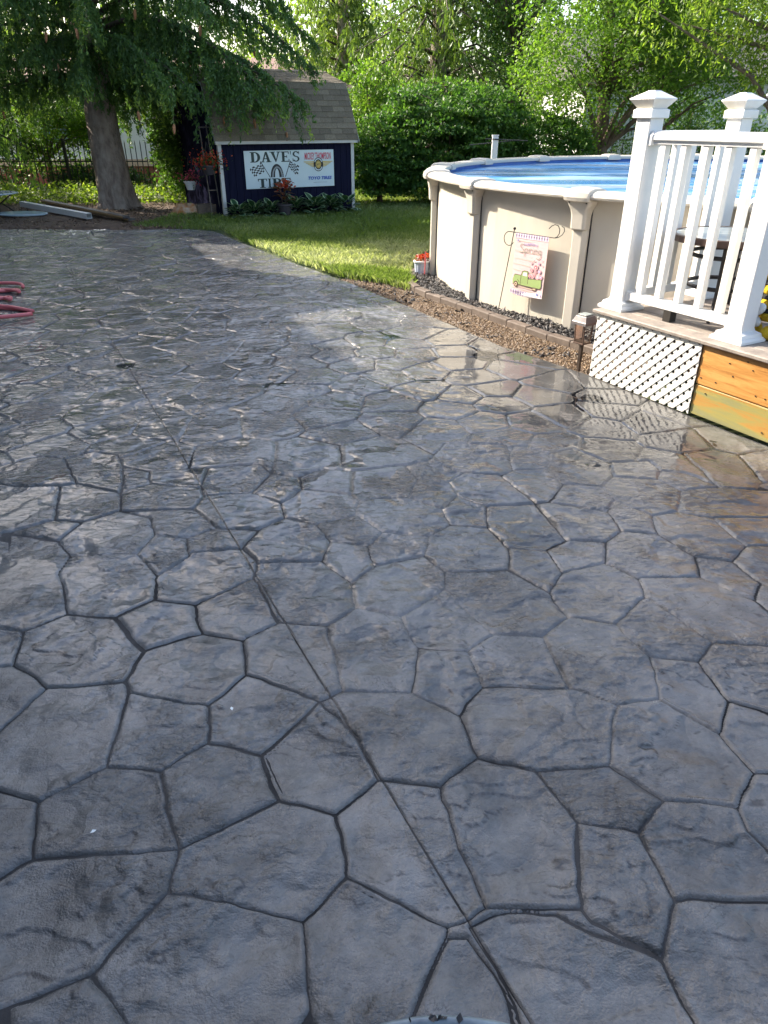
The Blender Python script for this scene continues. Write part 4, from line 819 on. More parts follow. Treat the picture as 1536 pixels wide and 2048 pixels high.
# ------------------------------------------------------------ solar lantern on a stake
ln = thing('solar_lantern', 'square bronze solar lantern on a dark stake beside the lattice', 'lantern', (1.515, 5.385, 0))
TL = Matrix.Translation((1.515, 5.385, 0)) @ Matrix.Rotation(math.radians(35), 4, 'Z')
sq = lambda r, z: [(-r, -r, z), (r, -r, z), (r, r, z), (-r, r, z)]
B(TL).loft([sq(.011, -.05), sq(.012, .192)]).build('stake', 'bronze', ln)
B(TL).loft([sq(.014, .190), sq(.046, .204), sq(.048, .210), sq(.046, .216)]).build('base', 'copper', ln)
for sx in (-1, 1):
    for sy in (-1, 1): B(TL).loft([[(sx * (r + dx), sy * (r + dy), z) for dx, dy in ((-.004, -.004), (.004, -.004), (.004, .004), (-.004, .004))] for r, z in ((.040, .216), (.045, .352))]).build('corner_post', 'copper', ln)
B(TL).loft([[(x * k, y * k, z) for x, y, z in sq(1, zz)] for k, zz in ((.0375, .218), (.042, .350))], False).build('pane', 'pane', ln)
rf = B(TL).loft([sq(.062, .350), sq(.068, .352), sq(.068, .372), sq(.064, .378), sq(.050, .412), sq(.046, .416)]).build('roof', 'silver', ln)
B(TL).box(-.040, .040, -.040, .040, .417, .428, .003).build('solar_panel', 'panelglass', rf)
# planter by the pool
pp = (.47, 9.22); pk = thing('flower_pot', 'pale ribbed flower pot of small red flowers against the pool wall', 'flower pot', (pp[0], pp[1], 0))
b = B(Matrix.Translation((pp[0], pp[1], 0))); b.loft([[((r + .004 * (j % 2)) * math.cos(2 * PI * j / 32), (r + .004 * (j % 2)) * math.sin(2 * PI * j / 32), z) for j in range(32)] for r, z in ((.07, -.01), (.08, .02), (.092, .145), (.09, .15))]); b.build('bowl', 'potblue', pk)
B(Matrix.Translation((pp[0], pp[1], 0))).lathe([(.094, .151), (.106, .156), (.108, .172), (.10, .178), (.08, .174)], 28).build('lip', 'potwhite', pk, True); 
C = np.array(pp + (.18,)) + rng.normal(0, 1, (90, 3)) * (.035, .035, .012) + np.array((0, 0, .045)); v, f = leaves(C, rng.uniform(.03, .05, 90), .7); npmesh('blossoms', v, f, 'red', pk, tone=np.repeat(rng.random(90), 4))
C = np.array(pp + (.18,)) + rng.normal(0, 1, (70, 3)) * (.04, .04, .012); v, f = leaves(C, rng.uniform(.03, .05, 70), .5); npmesh('foliage', v, f, 'bronzeleaf', pk, tone=np.repeat(rng.random(70), 4))
B().tube([(.50, 9.08, -.02), (.505, 9.08, .30)], .008, 6).build('plant_stake', 'redhose', pk)
# ------------------------------------------------------------ hose, bin
hs = B(); hp_ = []
for k, (cx, cy, rx, ry) in enumerate(((-4.55, 8.35, .42, .22), (-4.50, 7.95, .50, .30), (-4.55, 7.55, .62, .40), (-4.25, 7.10, .80, .30))):
    for i in range(40): t = 2 * PI * i / 40; s = (k + i / 40); hp_.append((cx + rx * math.cos(t) + (.0), cy + ry * math.sin(t) + .0, .028 + .012 * math.sin(t * 2 + k)))
def smoothpts(p, it=2):
    for _ in range(it):
        q = [p[0]]
        for i in range(1, len(p) - 1): q.append(tuple((p[i - 1][j] + 2 * p[i][j] + p[i + 1][j]) / 4 for j in range(3)))
        p = q + [p[-1]]
    return p
hs.tube(smoothpts(hp_, 4), .019, 10); tag(hs.build('garden_hose', 'redhose', None, True), 'pink red garden hose lying in loose loops on the wet patio', 'hose')
bn = thing('round_bin', 'rim of a round galvanised bin standing close in front of the viewer', 'bin', (.065, .13, 0))
TBn = Matrix.Translation((.065, .124, 0))
B(TBn).lathe([(.24, -.002), (.245, .0), (.283, .835), (.279, .835), (.24, .02)], 48).build('body', 'binside', bn, True); b = B(TBn); b.tube([(.284 * math.cos(t), .284 * math.sin(t), .842) for t in np.linspace(0, 2 * PI, 65)], .0065, 8); b.build('rim', 'galv', bn, True)
C = np.stack([.065 + .284 * np.cos(t_ := rng.normal(1.57, .05, 9)), 0.124 + .284 * np.sin(t_), np.full(9, .850)], 1); v, f = leaves(C, rng.uniform(.004, .011, 9), .7, 3); npmesh('debris', v, f, 'chip', bn, tone=np.repeat(rng.random(9) * .5, 4))
# ------------------------------------------------------------ shed
FL = Vector((-3.145, 15.15, 0)); sdv_ = Vector((.883, .469, 0)); sbv = Vector((-.469, .883, 0)); SW, SD = 2.82, 3.0
ST = Matrix(((sdv_.x, sbv.x, 0, FL.x), (sdv_.y, sbv.y, 0, FL.y), (0, 0, 1, 0), (0, 0, 0, 1)))
shed = thing('shed', 'navy blue garden shed with gambrel shingle roof and white corner trim', 'shed', tuple(FL))
prof = [(0, 0), (SD, 0), (SD, 1.34), (SD - .50, 2.27), (SD / 2, 2.52), (.50, 2.27), (0, 1.34)]
B(ST).loft([[(x, y, z) for y, z in prof] for x in (.012, SW - .012)]).build('wall', 'navy', shed)
bw = SW / 20
for i in range(20): B(ST).box(i * bw + .004, (i + 1) * bw - .004, -.014, -.001, .02, 1.335).build('siding_board', 'navy', shed)
def gz(y): 
    y = min(y, SD - y); return 1.34 + y / .5 * .93 if y < .5 else 2.27 + (y - .5) / (SD / 2 - .5) * .25
lw = SD / 20
for i in range(20):
    y0, y1 = i * lw + .004, (i + 1) * lw - .004
    B(ST).loft([[(x, y0, .02), (x, y1, .02), (x, y1, gz(y1) - .03), (x, y0, gz(y0) - .03)] for x in (-.002, .011)]).build('siding_board', 'navy', shed)
tb_ = B(ST); tb_.box(-.022, .045, -.030, -.015, .01, 1.34); tb_.box(-.022, -.003, -.0145, .05, .01, 1.34); tb_.build('corner_trim', 'trim', shed)
tb_ = B(ST); tb_.box(SW - .045, SW + .022, -.030, -.015, .01, 1.34); tb_.box(SW + .003, SW + .022, -.0145, .05, .01, 1.34); tb_.build('corner_trim', 'trim', shed)
B(ST).box(-.08, SW + .08, -.105, -.088, 1.295, 1.365).build('fascia', 'trim', shed)
def slab2(b, a, c, t, x0, x1):
    dy, dz = c[0] - a[0], c[1] - a[1]; L = math.hypot(dy, dz); ny, nz = -dz / L * t, dy / L * t
    return b.loft([[(x, a[0], a[1]), (x, c[0], c[1]), (x, c[0] + ny, c[1] + nz), (x, a[0] + ny, a[1] + nz)] for x in (x0, x1)])
ev, bk, rg = (-.11, 1.352), (.455, 2.335), (SD / 2, 2.575)
rd = B(ST); mir = lambda p: (SD - p[0], p[1])
slab2(rd, ev, bk, .02, -.085, SW + .085); slab2(rd, bk, rg, .02, -.085, SW + .085); slab2(rd, rg, mir(bk), .02, -.085, SW + .085); slab2(rd, mir(bk), mir(ev), .02, -.085, SW + .085)
roof = rd.build('roof', 'roofdeck', shed)
for x in (-.092, SW + .086):
    rk = B(ST); dn = lambda p, q: None
    for a, c in ((ev, bk), (bk, rg), (rg, mir(bk)), (mir(bk), mir(ev))): slab2(rk, (a[0], a[1] - .06), (c[0], c[1] - .06), .055, x, x + .006)
    rk.build('rake_board', 'trim', shed)
# shingle tabs: shared meshes, one object each
tabm = bpy.data.meshes.new('shingle'); bb = B().loft([[(0, 0, 0), (1, 0, 0), (1, 0, .006), (0, 0, .006)], [(0, .150, .0), (1, .150, .0), (1, .150, .004), (0, .150, .004)]]); tabm.from_pydata(bb.v, [], bb.f); tabm.materials.append(M['shingle'])
shr = random.Random(4)
for a, c, n in ((ev, bk, 10), (bk, rg, 9)):
    dy, dz = c[0] - a[0], c[1] - a[1]; L = math.hypot(dy, dz); yy, zz = dy / L, dz / L
    for i in range(n):
        t = i * L / n; x = -.095; off = (i % 3) * .083
        first = True
        while x < SW + .08:
            wd = .25 if not first else .25 - off; first = False; wd = min(wd, SW + .095 - x)
            if wd < .03: break
            lift = .028
            p = ST @ Vector((x + .0015, a[0] + yy * (t - .012) - zz * lift, a[1] + zz * (t - .012) + yy * lift))
            o = bpy.data.objects.new('shingle', tabm); COL.objects.link(o); o.parent = roof
            ang = -.055; cy_, cz_ = yy * math.cos(ang) - zz * math.sin(ang), zz * math.cos(ang) + yy * math.sin(ang)
            R3 = Matrix((sdv_, sbv * cy_ + Vector((0, 0, cz_)), (sdv_.cross(sbv * cy_ + Vector((0, 0, cz_)))))).transposed()
            o.matrix_local = Matrix.Translation(p - FL) @ R3.to_4x4() @ Matrix.Diagonal((wd - .003, (L / n + .03) / .150, shr.uniform(.8, 1.5), 1)); x += wd
B(ST).loft([[(x, SD / 2 + y, z) for y, z in ((-.13, 2.575), (0, 2.607), (.13, 2.575), (.13, 2.59), (0, 2.625), (-.13, 2.59))] for x in (-.095, SW + .095)]).build('ridge_cap', 'shingle', roof)
# ------------------------------------------------------------ painted sign
SX0, SX1, SZ0, SZ1 = .472, 2.370, .505, 1.178
sign = thing('shop_sign', 'white painted tire shop sign fixed to the navy shed wall', 'sign', tuple(ST @ Vector((SX0, -.03, SZ0))))
B(ST).box(SX0, SX1, -.042, -.0325, SZ0, SZ1).build('board', 'signwhite', sign)
LV = [0]
def sgn(u, v, o): return ST @ Vector((SX0 + u * (SX1 - SX0), -.0425 - o, SZ1 - v * (SZ1 - SZ0)))
def sprint(name, polys, m):
    LV[0] += 1; o = .0006 * LV[0]; b = B()
    for q in polys: b.add([sgn(u, v, o) for u, v in q], [tuple(range(len(q)))])
    return b.build(name, m, sign)
R_ = lambda x0, y0, x1, y1: [(x0, y0), (x1, y0), (x1, y1), (x0, y1)]
ASP = (SX1 - SX0) / (SZ1 - SZ0)
def arc(cx, cy, rx, ry, a0, a1, w, n=12):
    r = []
    for i in range(n):
        t0, t1 = [math.radians(a0 + (a1 - a0) * (i + k) / n) for k in (0, 1)]
        r.append([(cx + rx * math.cos(t0), cy - ry * math.sin(t0)), (cx + rx * math.cos(t1), cy - ry * math.sin(t1)), (cx + (rx - w[0]) * math.cos(t1), cy - (ry - w[1]) * math.sin(t1)), (cx + (rx - w[0]) * math.cos(t0), cy - (ry - w[1]) * math.sin(t0))])
    return r
G = {'I': [R_(.32, 0, .68, 1), R_(.1, 0, .9, .08), R_(.1, .92, .9, 1)],
     'T': [R_(.34, .05, .66, 1), R_(0, 0, 1, .09), R_(0, 0, .09, .27), R_(.91, 0, 1, .27), R_(.18, .92, .82, 1)],
     'E': [R_(.12, 0, .42, 1), R_(0, 0, .95, .09), R_(0, .91, 1, 1), R_(.12, .45, .72, .54), R_(.86, 0, .95, .25), R_(.91, .73, 1, 1), R_(.66, .36, .73, .63)],
     'D': [R_(.12, 0, .40, 1), R_(0, 0, .5, .08), R_(0, .92, .5, 1)] + arc(.45, .5, .55, .5, -90, 90, (.28, .09)),
     'A': [[(.43, 0), (.62, 0), (.96, 1), (.64, 1)], [(.43, 0), (.52, .18), (.2, 1), (.06, 1)], R_(.26, .62, .72, .70), R_(-.06, .93, .32, 1), R_(.5, .93, 1.06, 1)],
     'V': [[(.04, 0), (.36, 0), (.60, .80), (.52, 1)], [(.80, 0), (.94, 0), (.58, 1), (.50, 1)], R_(-.06, 0, .5, .07), R_(.66, 0, 1.06, .07)],
     'R': [R_(.12, 0, .40, 1), R_(0, 0, .5, .08), R_(0, .92, .52, 1), [(.42, .5), (.62, .5), (1.02, 1), (.70, 1)], R_(.40, .47, .56, .55)] + arc(.50, .275, .42, .275, -90, 90, (.26, .08)),
     'S': arc(.5, .27, .42, .27, 20, 270, (.22, .09)) + arc(.5, .73, .44, .27, -160, 90, (.22, .09)) + [R_(.84, .02, .92, .30), R_(.05, .68, .13, .98)],
     "'": [[(.3, 0), (.7, 0), (.55, .32), (.38, .32)]]}
def word(ch): return [[(x0 + (x1 - x0) * a, y0 + (y1 - y0) * b_) for a, b_ in q] for c, x0, x1, y0, y1 in ch for q in G[c]]
k_ = lambda x: (x - 95) / 1110; kv = lambda y: (y - 128) / 448
for ltr in [('D', k_(165), k_(287), kv(142), kv(264)), ('A', k_(298), k_(412), kv(142), kv(264)), ('V', k_(408), k_(528), kv(142), kv(264)), ('E', k_(540), k_(640), kv(142), kv(264)), ("'", k_(642), k_(672), kv(140), kv(264)), ('S', k_(676), k_(772), kv(140), kv(266)), ('T', k_(238), k_(348), kv(458), kv(568)), ('I', k_(352), k_(408), kv(458), kv(568)), ('R', k_(412), k_(532), kv(458), kv(568)), ('E', k_(540), k_(645), kv(458), kv(568))]:
    sprint('letter', word([ltr]), 'signgreen')
LV[0] = 2
def quadgrid(q, nx, ny, par=0):
    r = []
    L_ = lambda a, c, t: (a[0] + (c[0] - a[0]) * t, a[1] + (c[1] - a[1]) * t)
    P = lambda s, t: (lambda p, w_: (p[0] + .012 * math.sin(s * 6) * 1, p[1] + .02 * math.sin(s * 6)))(L_(L_(q[0], q[1], s), L_(q[3], q[2], s), t), 0)
    for i in range(nx):
        for j in range(ny):
            if (i + j + par) % 2 == 0: r.append([P(i / nx, j / ny), P((i + 1) / nx, j / ny), P((i + 1) / nx, (j + 1) / ny), P(i / nx, (j + 1) / ny)])
    return r
K = lambda x, y: (k_(x), kv(y))
sprint('chequered_flag', quadgrid([K(285, 258), K(155, 350), K(215, 452), K(332, 348)], 7, 6), 'black'); sprint('chequered_flag', quadgrid([K(650, 258), K(760, 320), K(740, 445), K(622, 335)], 7, 6), 'black')
ln_ = lambda a, c, w_: [(a[0] - w_, a[1]), (a[0] + w_, a[1]), (c[0] + w_, c[1]), (c[0] - w_, c[1])]
sprint('flag_pole', [ln_(K(285, 252), K(392, 445), .004), ln_(K(652, 252), K(580, 442), .004)], 'black')
tx, ty = k_(478), kv(445)
sprint('tyre', arc(tx, ty, k_(558) - tx, ty - kv(287), 0, 180, (.048, .12), 20), 'black')
sprint('tyre', arc(tx + .004, ty, .060, .29, 0, 180, (.016, .04), 20) + [[(tx + .012 + .05 * math.cos(t), ty - .33 * math.sin(t) - .0), (tx + .020 + .052 * math.cos(t), ty - .34 * math.sin(t)), (tx + .015 + .05 * math.cos(t + .07), ty - .33 * math.sin(t + .07))] for t in np.linspace(.1, 2.3, 14)], 'greyink')
def text(name, string, x0, x1, y0, y1, m, shear=0, bold=0):
    cu = bpy.data.curves.new(name, 'FONT'); cu.body = string; cu.shear = shear; cu.offset = bold; cu.resolution_u = 2
    tmp = bpy.data.objects.new(name, cu); COL.objects.link(tmp); dg = bpy.context.evaluated_depsgraph_get(); me = bpy.data.meshes.new_from_object(tmp.evaluated_get(dg)); bpy.data.objects.remove(tmp); bpy.data.curves.remove(cu)
    xs = [v.co.x for v in me.vertices]; ys = [v.co.y for v in me.vertices]; LV[0] += 1; o0 = origin(sign)
    for v in me.vertices:
        u = k_(x0) + (v.co.x - min(xs)) / (max(xs) - min(xs)) * (k_(x1) - k_(x0)); w_ = kv(y1) - (v.co.y - min(ys)) / (max(ys) - min(ys)) * (kv(y1) - kv(y0)); v.co = sgn(u, w_, .0006 * LV[0]) - o0
    me.name = name; me.materials.clear(); return link(name, me, m, sign)
text('lettering', 'MICKEY THOMPSON', 832, 1168, 160, 246, 'signred', 0, .012); text('lettering', 'TOYO TIRES', 865, 1172, 450, 491, 'signblue', .22, .035); text('lettering', 'www.toyotires.com', 930, 1110, 518, 532, 'greyink')
cx, cy = k_(1003), kv(305)
wing = []
for sg_ in (-1, 1):
    for i in range(4): wing.append([(cx + sg_ * .045, cy - .085 + i * .042), (cx + sg_ * (.170 - i * .022), cy - .085 + i * .036), (cx + sg_ * (.165 - i * .024), cy - .065 + i * .036), (cx + sg_ * .045, cy - .055 + i * .042)])
sprint('badge_wing', wing, 'signgold')
ov = lambda rx, ry, n=28: [[(cx + rx * math.cos(2 * PI * i / n), cy + ry * math.sin(2 * PI * i / n)) for i in range(n)]]
sprint('badge', ov(.056, .19), 'black'); sprint('badge', arc(cx, cy, .050, .168, 25, 155, (.010, .03)) + arc(cx, cy, .050, .168, 205, 335, (.010, .03)), 'signwhite'); sprint('badge', ov(.031, .105), 'signgold'); sprint('badge', ov(.026, .088), 'black'); sprint('badge', ov(.0235, .080), 'signgold'); text('lettering', 'E/T', 985, 1021, 295, 317, 'black', 0, .03)
# ------------------------------------------------------------ hostas along the shed
def leafmesh(name, m1, m2, curve=.35, wfac=.34):
    vs, fs, mi = [], [], []; prof_ = [(0, .03), (.18, .62), (.42, 1.0), (.68, .82), (.88, .42), (1.0, .02)]
    for t, w_ in prof_:
        for k in (-1, -.72, 0, .72, 1): vs.append((t, k * w_ * wfac, .16 * t - curve * t * t - .10 * abs(k) * w_ * 0 + .05 * abs(k) * w_))
    for i in range(5):
        for j in range(4): fs.append((i * 5 + j, i * 5 + j + 1, i * 5 + j + 6, i * 5 + j + 5)); mi.append(1 if j in (0, 3) else 0)
    me = bpy.data.meshes.new(name); me.from_pydata(vs, [], fs); me.materials.append(M[m1]); me.materials.append(M[m2]); me.polygons.foreach_set('material_index', mi)
    a = me.attributes.new('tone', 'FLOAT', 'POINT'); a.data.foreach_set('value', np.random.default_rng(3).random(len(vs)).astype(np.float32)); me.shade_smooth(); return me
HM = leafmesh('hosta_leaf', 'hosta', 'hostaedge'); hl = ['leftmost hosta clump beside the white corner trim of the shed', 'hosta clump second from the left along the shed wall', 'hosta clump just left of the dark flower pot', 'hosta clump just right of the dark flower pot', 'hosta clump under the middle of the white sign', 'hosta clump under the right half of the white sign', 'rightmost hosta clump at the right corner of the shed']
for k, s in enumerate((.18, .52, .86, 1.38, 1.78, 2.16, 2.52)):
    p = ST @ Vector((s, -.30 + .05 * (k % 2), 0)); h = thing('hosta', hl[k], 'plant', tuple(p), 'hostas along the shed wall'); n = 30 if k != 6 else 22; sc = 1.0 if k > 2 else .85
    for i in range(n):
        a = i * 2.4 + random.uniform(-.3, .3); q = (i + .5) / n; el = 1.15 - 1.15 * q + random.uniform(-.12, .12); L = random.uniform(.17, .25) * sc; r0 = .05 + .10 * q
        o = bpy.data.objects.new('leaf', HM); COL.objects.link(o); o.parent = h; o.location = (r0 * math.cos(a), r0 * math.sin(a), (.26 - .20 * q) * sc); o.rotation_euler = (random.uniform(-.25, .25), -el * .75, a); o.scale = (L, L, L)
# ------------------------------------------------------------ red-leaved plant in a dark pot
p = ST @ Vector((1.13, -.34, 0)); cn = thing('potted_plant', 'bronze and red leaved plant in a dark pot before the white sign', 'potted plant', tuple(p))
B(Matrix.Translation(p)).lathe([(.10, -.01), (.115, .02), (.145, .20), (.155, .205), (.155, .235), (.14, .24), (.13, .22)], 24).build('pot', 'potdark', cn, math.radians(40))
BM = leafmesh('canna_leaf', 'bronzeleaf', 'bronzeleaf', .5, .24)
sb = B()
for i in range(5): a = i * 1.3; sb.tube([tuple(p + Vector((.03 * math.cos(a), .03 * math.sin(a), .2))), tuple(p + Vector((.09 * math.cos(a), .09 * math.sin(a), .45))), tuple(p + Vector((.14 * math.cos(a), .14 * math.sin(a), .62)))], [.008, .007, .004], 5)
sb.build('stem', 'twig', cn)
for i in range(20):
    a = i * 2.4; zz = .28 + .34 * (i / 20); o = bpy.data.objects.new('leaf', BM); COL.objects.link(o); o.parent = cn; o.location = (.05 * math.cos(a), .05 * math.sin(a), zz); L = random.uniform(.16, .25); o.rotation_euler = (random.uniform(-.4, .4), -random.uniform(.1, .9), a); o.scale = (L, L, L)
C = np.array(tuple(p)) + np.array((.07, -.05, .60)) + rng.normal(0, 1, (60, 3)) * (.10, .06, .06); v, f = leaves(C, rng.uniform(.04, .08, 60), .7); npmesh('blossoms', v, f, 'red', cn, tone=np.repeat(rng.random(60), 4))
# ------------------------------------------------------------ trellis, hanging baskets, planter, rock at the shed's dark side
p = ST @ Vector((-.20, .55, 0)); tr = thing('trellis', 'tall narrow weathered wood trellis leaning by the shed side wall', 'trellis', tuple(p))
lean = lambda x, z: tuple(p + Vector((.30 - .075 * z * 1 + x * (.34 - .10 * z / 1.7), -.1 + x * .10, z)))
for x in (-.5, 0, .5): B().tube([lean(x, 0), lean(x, 1.62)], .011, 5).build('upright', 'trellis', tr)
for z in (.48, .78, 1.12, 1.58): B().tube([lean(-.55, z), lean(.55, z)], .009, 5).build('crossbar', 'trellis', tr)
def basket(name, label, c, pot, m, r, n):
    t = thing(name, label, 'hanging basket', (c.x, c.y, c.z - .15))
    if pot: B(Matrix.Translation(c)).lathe([(.07, -.14), (.075, -.145), (.125, .0), (.135, .0), (.135, .018), (.12, .018)], 20).build('basket', pot, t, math.radians(40))
    C = np.array(tuple(c)) + np.array((0, 0, .09)) + rng.normal(0, .55, (n, 3)) * r; v, f = leaves(C, rng.uniform(.03, .055, n), .8); npmesh('blossoms', v, f, m, t, tone=np.repeat(rng.random(n), 4))
    C = np.array(tuple(c)) + np.array((0, 0, .06)) + rng.normal(0, .55, (n, 3)) * np.array(r) * .95; v, f = leaves(C, rng.uniform(.03, .06, n), .6); npmesh('foliage', v, f, 'leafD', t, tone=np.repeat(rng.random(n), 4))
    hk = B()
    for a in (0, 2.1, 4.2): hk.tube([tuple(c + Vector((.12 * math.cos(a), .12 * math.sin(a), .02))), tuple(c + Vector((0, 0, .42)))], .003, 4)
    hk.build('hanger', 'iron', t)
basket('hanging_basket', 'white hanging pot of pink flowers beside the trellis', Vector((-3.93, 15.85, .60)), 'potwhite', 'pink', (.20, .14, .12), 150)
basket('hanging_basket', 'hanging basket overflowing with orange red flowers at the shed corner', Vector((-3.33, 14.95, .93)), 'potdark', 'red', (.26, .16, .15), 330)
p = Vector((-3.62, 15.72, 0)); wp_ = thing('planter_box', 'small weathered wooden planter box at the foot of the trellis', 'planter', tuple(p)); Tp = Matrix.Translation(p) @ Matrix.Rotation(.45, 4, 'Z')
for i in range(5): B(Tp).box(-.21 + i * .084, -.21 + i * .084 + .078, -.14, -.122, 0, .20).build('slat', 'woodgrey', wp_)
b = B(Tp); b.box(-.21, -.192, -.12, .12, 0, .20); b.box(.192, .21, -.12, .12, 0, .20); b.box(-.21, .21, .122, .14, 0, .20); b.box(-.19, .19, -.12, .12, .0, .16); b.build('frame', 'woodgrey', wp_)
b = B(Matrix.Translation((-4.02, 15.72, .0))); rk_ = []
for t in np.linspace(.05, PI - .05, 9): rk_.append([(.30 * math.sin(t) * math.cos(a) * (1 + .18 * math.sin(3 * a + t * 2)), .13 * math.sin(t) * math.sin(a), -.13 * math.cos(t) * (1 + .25 * math.sin(2 * a + 1)) + .06) for a in np.linspace(0, 2 * PI, 14, endpoint=False)])
b.loft(rk_); tag(b.build('rock', 'rock', None, True), 'mottled cream and orange rock lying beside the wooden planter', 'rock')
# ------------------------------------------------------------ stuff on the soil bed at the left
def beam(name, label, a, c, w_, h_, m, hollow=False):
    a, c = Vector(a), Vector(c); d = (c - a).normalized(); n_ = Vector((-d.y, d.x, 0)).normalized(); u = d.cross(n_) * 1; L = (c - a).length
    T = Matrix(((d.x, n_.x, u.x, a.x), (d.y, n_.y, u.y, a.y), (d.z, n_.z, u.z, a.z), (0, 0, 0, 1))); b = B(T)
    if hollow:
        t = .006; b.loft([[(x, -w_, -h_), (x, w_, -h_), (x, w_, h_), (x, -w_, h_)] for x in (0, L)], False)
        b.loft([[(x, -w_ + t, -h_ + t), (x, -w_ + t, h_ - t), (x, w_ - t, h_ - t), (x, w_ - t, -h_ + t)] for x in (0, L)], False)
        for x in (0, L): b.add([(x, -w_, -h_), (x, w_, -h_), (x, w_, h_), (x, -w_, h_), (x, -w_ + t, -h_ + t), (x, w_ - t, -h_ + t), (x, w_ - t, h_ - t), (x, -w_ + t, h_ - t)], [(0, 1, 5, 4), (1, 2, 6, 5), (2, 3, 7, 6), (3, 0, 4, 7)])
    else: b.box(0, L, -w_, w_, -h_, h_, .004)
    return b, T, L
b, T_, L_ = beam('x', '', (-7.75, 16.5, .13), (-5.63, 14.60, .095), .055, .05, 'whitepost', True); tag(b.build('vinyl_post', 'whitepost'), 'long white hollow vinyl post lying on the soil by the patio edge', 'post')
bd = thing('board_stack', 'pair of long dark boards with tan edges lying before the spruce trunk', 'boards', (-6.2, 15.5, .05))
for k, (dx, z0, z1) in enumerate(((0, .17, .10), (.10, .115, .06))):
    b, T_, L_ = beam('x', '', (-7.30 + dx, 16.55, z0 + .02), (-4.85 + dx, 14.38, z1), .07, .022, 'darkboard'); o = b.build('board', 'darkboard', bd); e = B(T_); e.box(.01, L_ - .01, -.0745, -.0705, -.014, .014); e.build('edge', 'tanedge', o)
gt = thing('glass_table', 'pale glass topped garden table with crossed dark legs at the left edge', 'table', (-7.85, 15.55, 0)); Tg_ = Matrix.Translation((-7.85, 15.55, 0))
B(Tg_).lathe([(.47, .405), (.475, .41), (.475, .425), (.46, .43)], 36).build('tabletop', 'blueglass', gt)
lg = [((-.32, -.25), (.32, -.25)), ((.32, -.25), (-.32, -.25)), ((-.32, .25), (.32, .25)), ((.32, .25), (-.32, .25))]
for (x0, y0), (x1, y1) in lg: B(Tg_).tube([(x0, y0, 0), (x1 * .9, y1, .405)], .014, 6).build('leg', 'darkmetal', gt)
b = B(Tg_); b.tube([(-.32, -.25, .02), (-.32, .25, .02)], .012, 6); b.tube([(.32, -.25, .02), (.32, .25, .02)], .012, 6); b.build('crossbar', 'darkmetal', gt)
b = B(Matrix.Translation((-7.2, 15.25, .06)) @ Matrix.Rotation(.06, 4, 'X')); b.loft([[(.50 * math.cos(t) * k, .22 * math.sin(t) * k, z) for t in np.linspace(0, 2 * PI, 32, endpoint=False)] for k, z in ((.94, -.012), (1, 0), (1, .018), (.96, .026))]); tag(b.build('oval_lid', 'blueglass', None, math.radians(35)), 'pale oval lid lying on the soil beside the glass table', 'lid')
# ------------------------------------------------------------ white post with crossed rods behind the pool
cp_ = thing('bird_post', 'white square post with thin dark crossed rods behind the pool', 'post', (2.15, 15.5, 0)); Tc = Matrix.Translation((2.15, 15.5, 0))
B(Tc).box(-.055, .055, -.055, .055, -.05, 1.43).build('post', 'whitepost', cp_, bevel=.006); B(Tc).box(-.062, .062, -.062, .062, 1.431, 1.45).build('cap', 'whitepost', cp_)
for a, c in (((-.20, -.075, 1.385), (.62, -.065, 1.35)), ((-.50, -.09, 1.28), (.47, .08, 1.36))): B(Tc).tube([a, c], .010, 6).build('rod', 'iron', cp_)
# ------------------------------------------------------------ iron fence
FY = 19.7; fence = thing('iron_fence', 'black iron picket fence running behind the spruce and the hedge', 'fence', (-14, FY, 0))
for z in (.80, .22): B().box(-14, 12, FY - .012, FY + .012, z - .014, z + .014).build('rail', 'iron', fence)
pk_ = bpy.data.meshes.new('picket'); bb = B().loft([[(-.009, -.009, 0), (.009, -.009, 0), (.009, .009, 0), (-.009, .009, 0)], [(-.009, -.009, 1.2), (.009, -.009, 1.2), (.009, .009, 1.2), (-.009, .009, 1.2)], [(-.001, -.001, 1.27), (.001, -.001, 1.27), (.001, .001, 1.27), (-.001, .001, 1.27)]]); pk_.from_pydata(bb.v, [], bb.f); pk_.materials.append(M['iron'])
x = -13.95
while x < 12:
    o = bpy.data.objects.new('picket', pk_); COL.objects.link(o); o.parent = fence; o.location = (x + 14, .022 * 0, 0); x += .128 if x < -2.5 else .26
for x in (-12.6, -10.2, -7.9, -5.4, -2.9, -.4, 2.2, 4.8, 7.4, 10): B().box(x - .03, x + .03, FY - .03, FY + .03, -.05, 1.3).build('post', 'iron', fence)
# ------------------------------------------------------------ neighbours' houses
nh = thing('neighbour_house', 'pale sided house with low reddish roof beyond the shed and spruce', 'house', (-8, 25, 0))
B().box(-17, -4.2, 25, 32, .62, 2.42).build('wall', 'housewall', nh); B().box(-17, -4.2, 24.99, 32, -.1, .42).build('base_wall', 'brickred', nh); B().box(-17, -4.2, 24.93, 25.2, .425, .615).build('sill_band', 'tan', nh)
B().box(-4.195, -1.15, 24.98, 32, -.1, 2.42).build('brick_wall', 'brickred', nh)
B().loft([[(-17.6, 24.5, 2.52), (-.67, 24.5, 2.52), (-.67, 32.5, 2.52), (-17.6, 32.5, 2.52)], [(-14, 28, 3.52), (-3.6, 28, 3.52), (-3.6, 29, 3.52), (-14, 29, 3.52)]]).build('roof', 'redroof', nh)
B().box(-17.62, -.65, 24.46, 24.50, 2.34, 2.515).build('fascia', 'trim', nh); B().box(-.668, -.64, 24.5, 32.5, 2.34, 2.515).build('fascia', 'trim', nh)
for x in (-10.6, -13.5):
    fr = B().box(x - .07, x + 1.47, 24.94, 24.99, 1.05, 2.15).build('window', 'trim', nh); B().box(x, x + 1.4, 24.92, 24.938, 1.12, 2.08).build('pane', 'winglass', fr)
wh = thing('white_house', 'white sided building glimpsed through the tall trees on the right', 'house', (10, 25, 0))
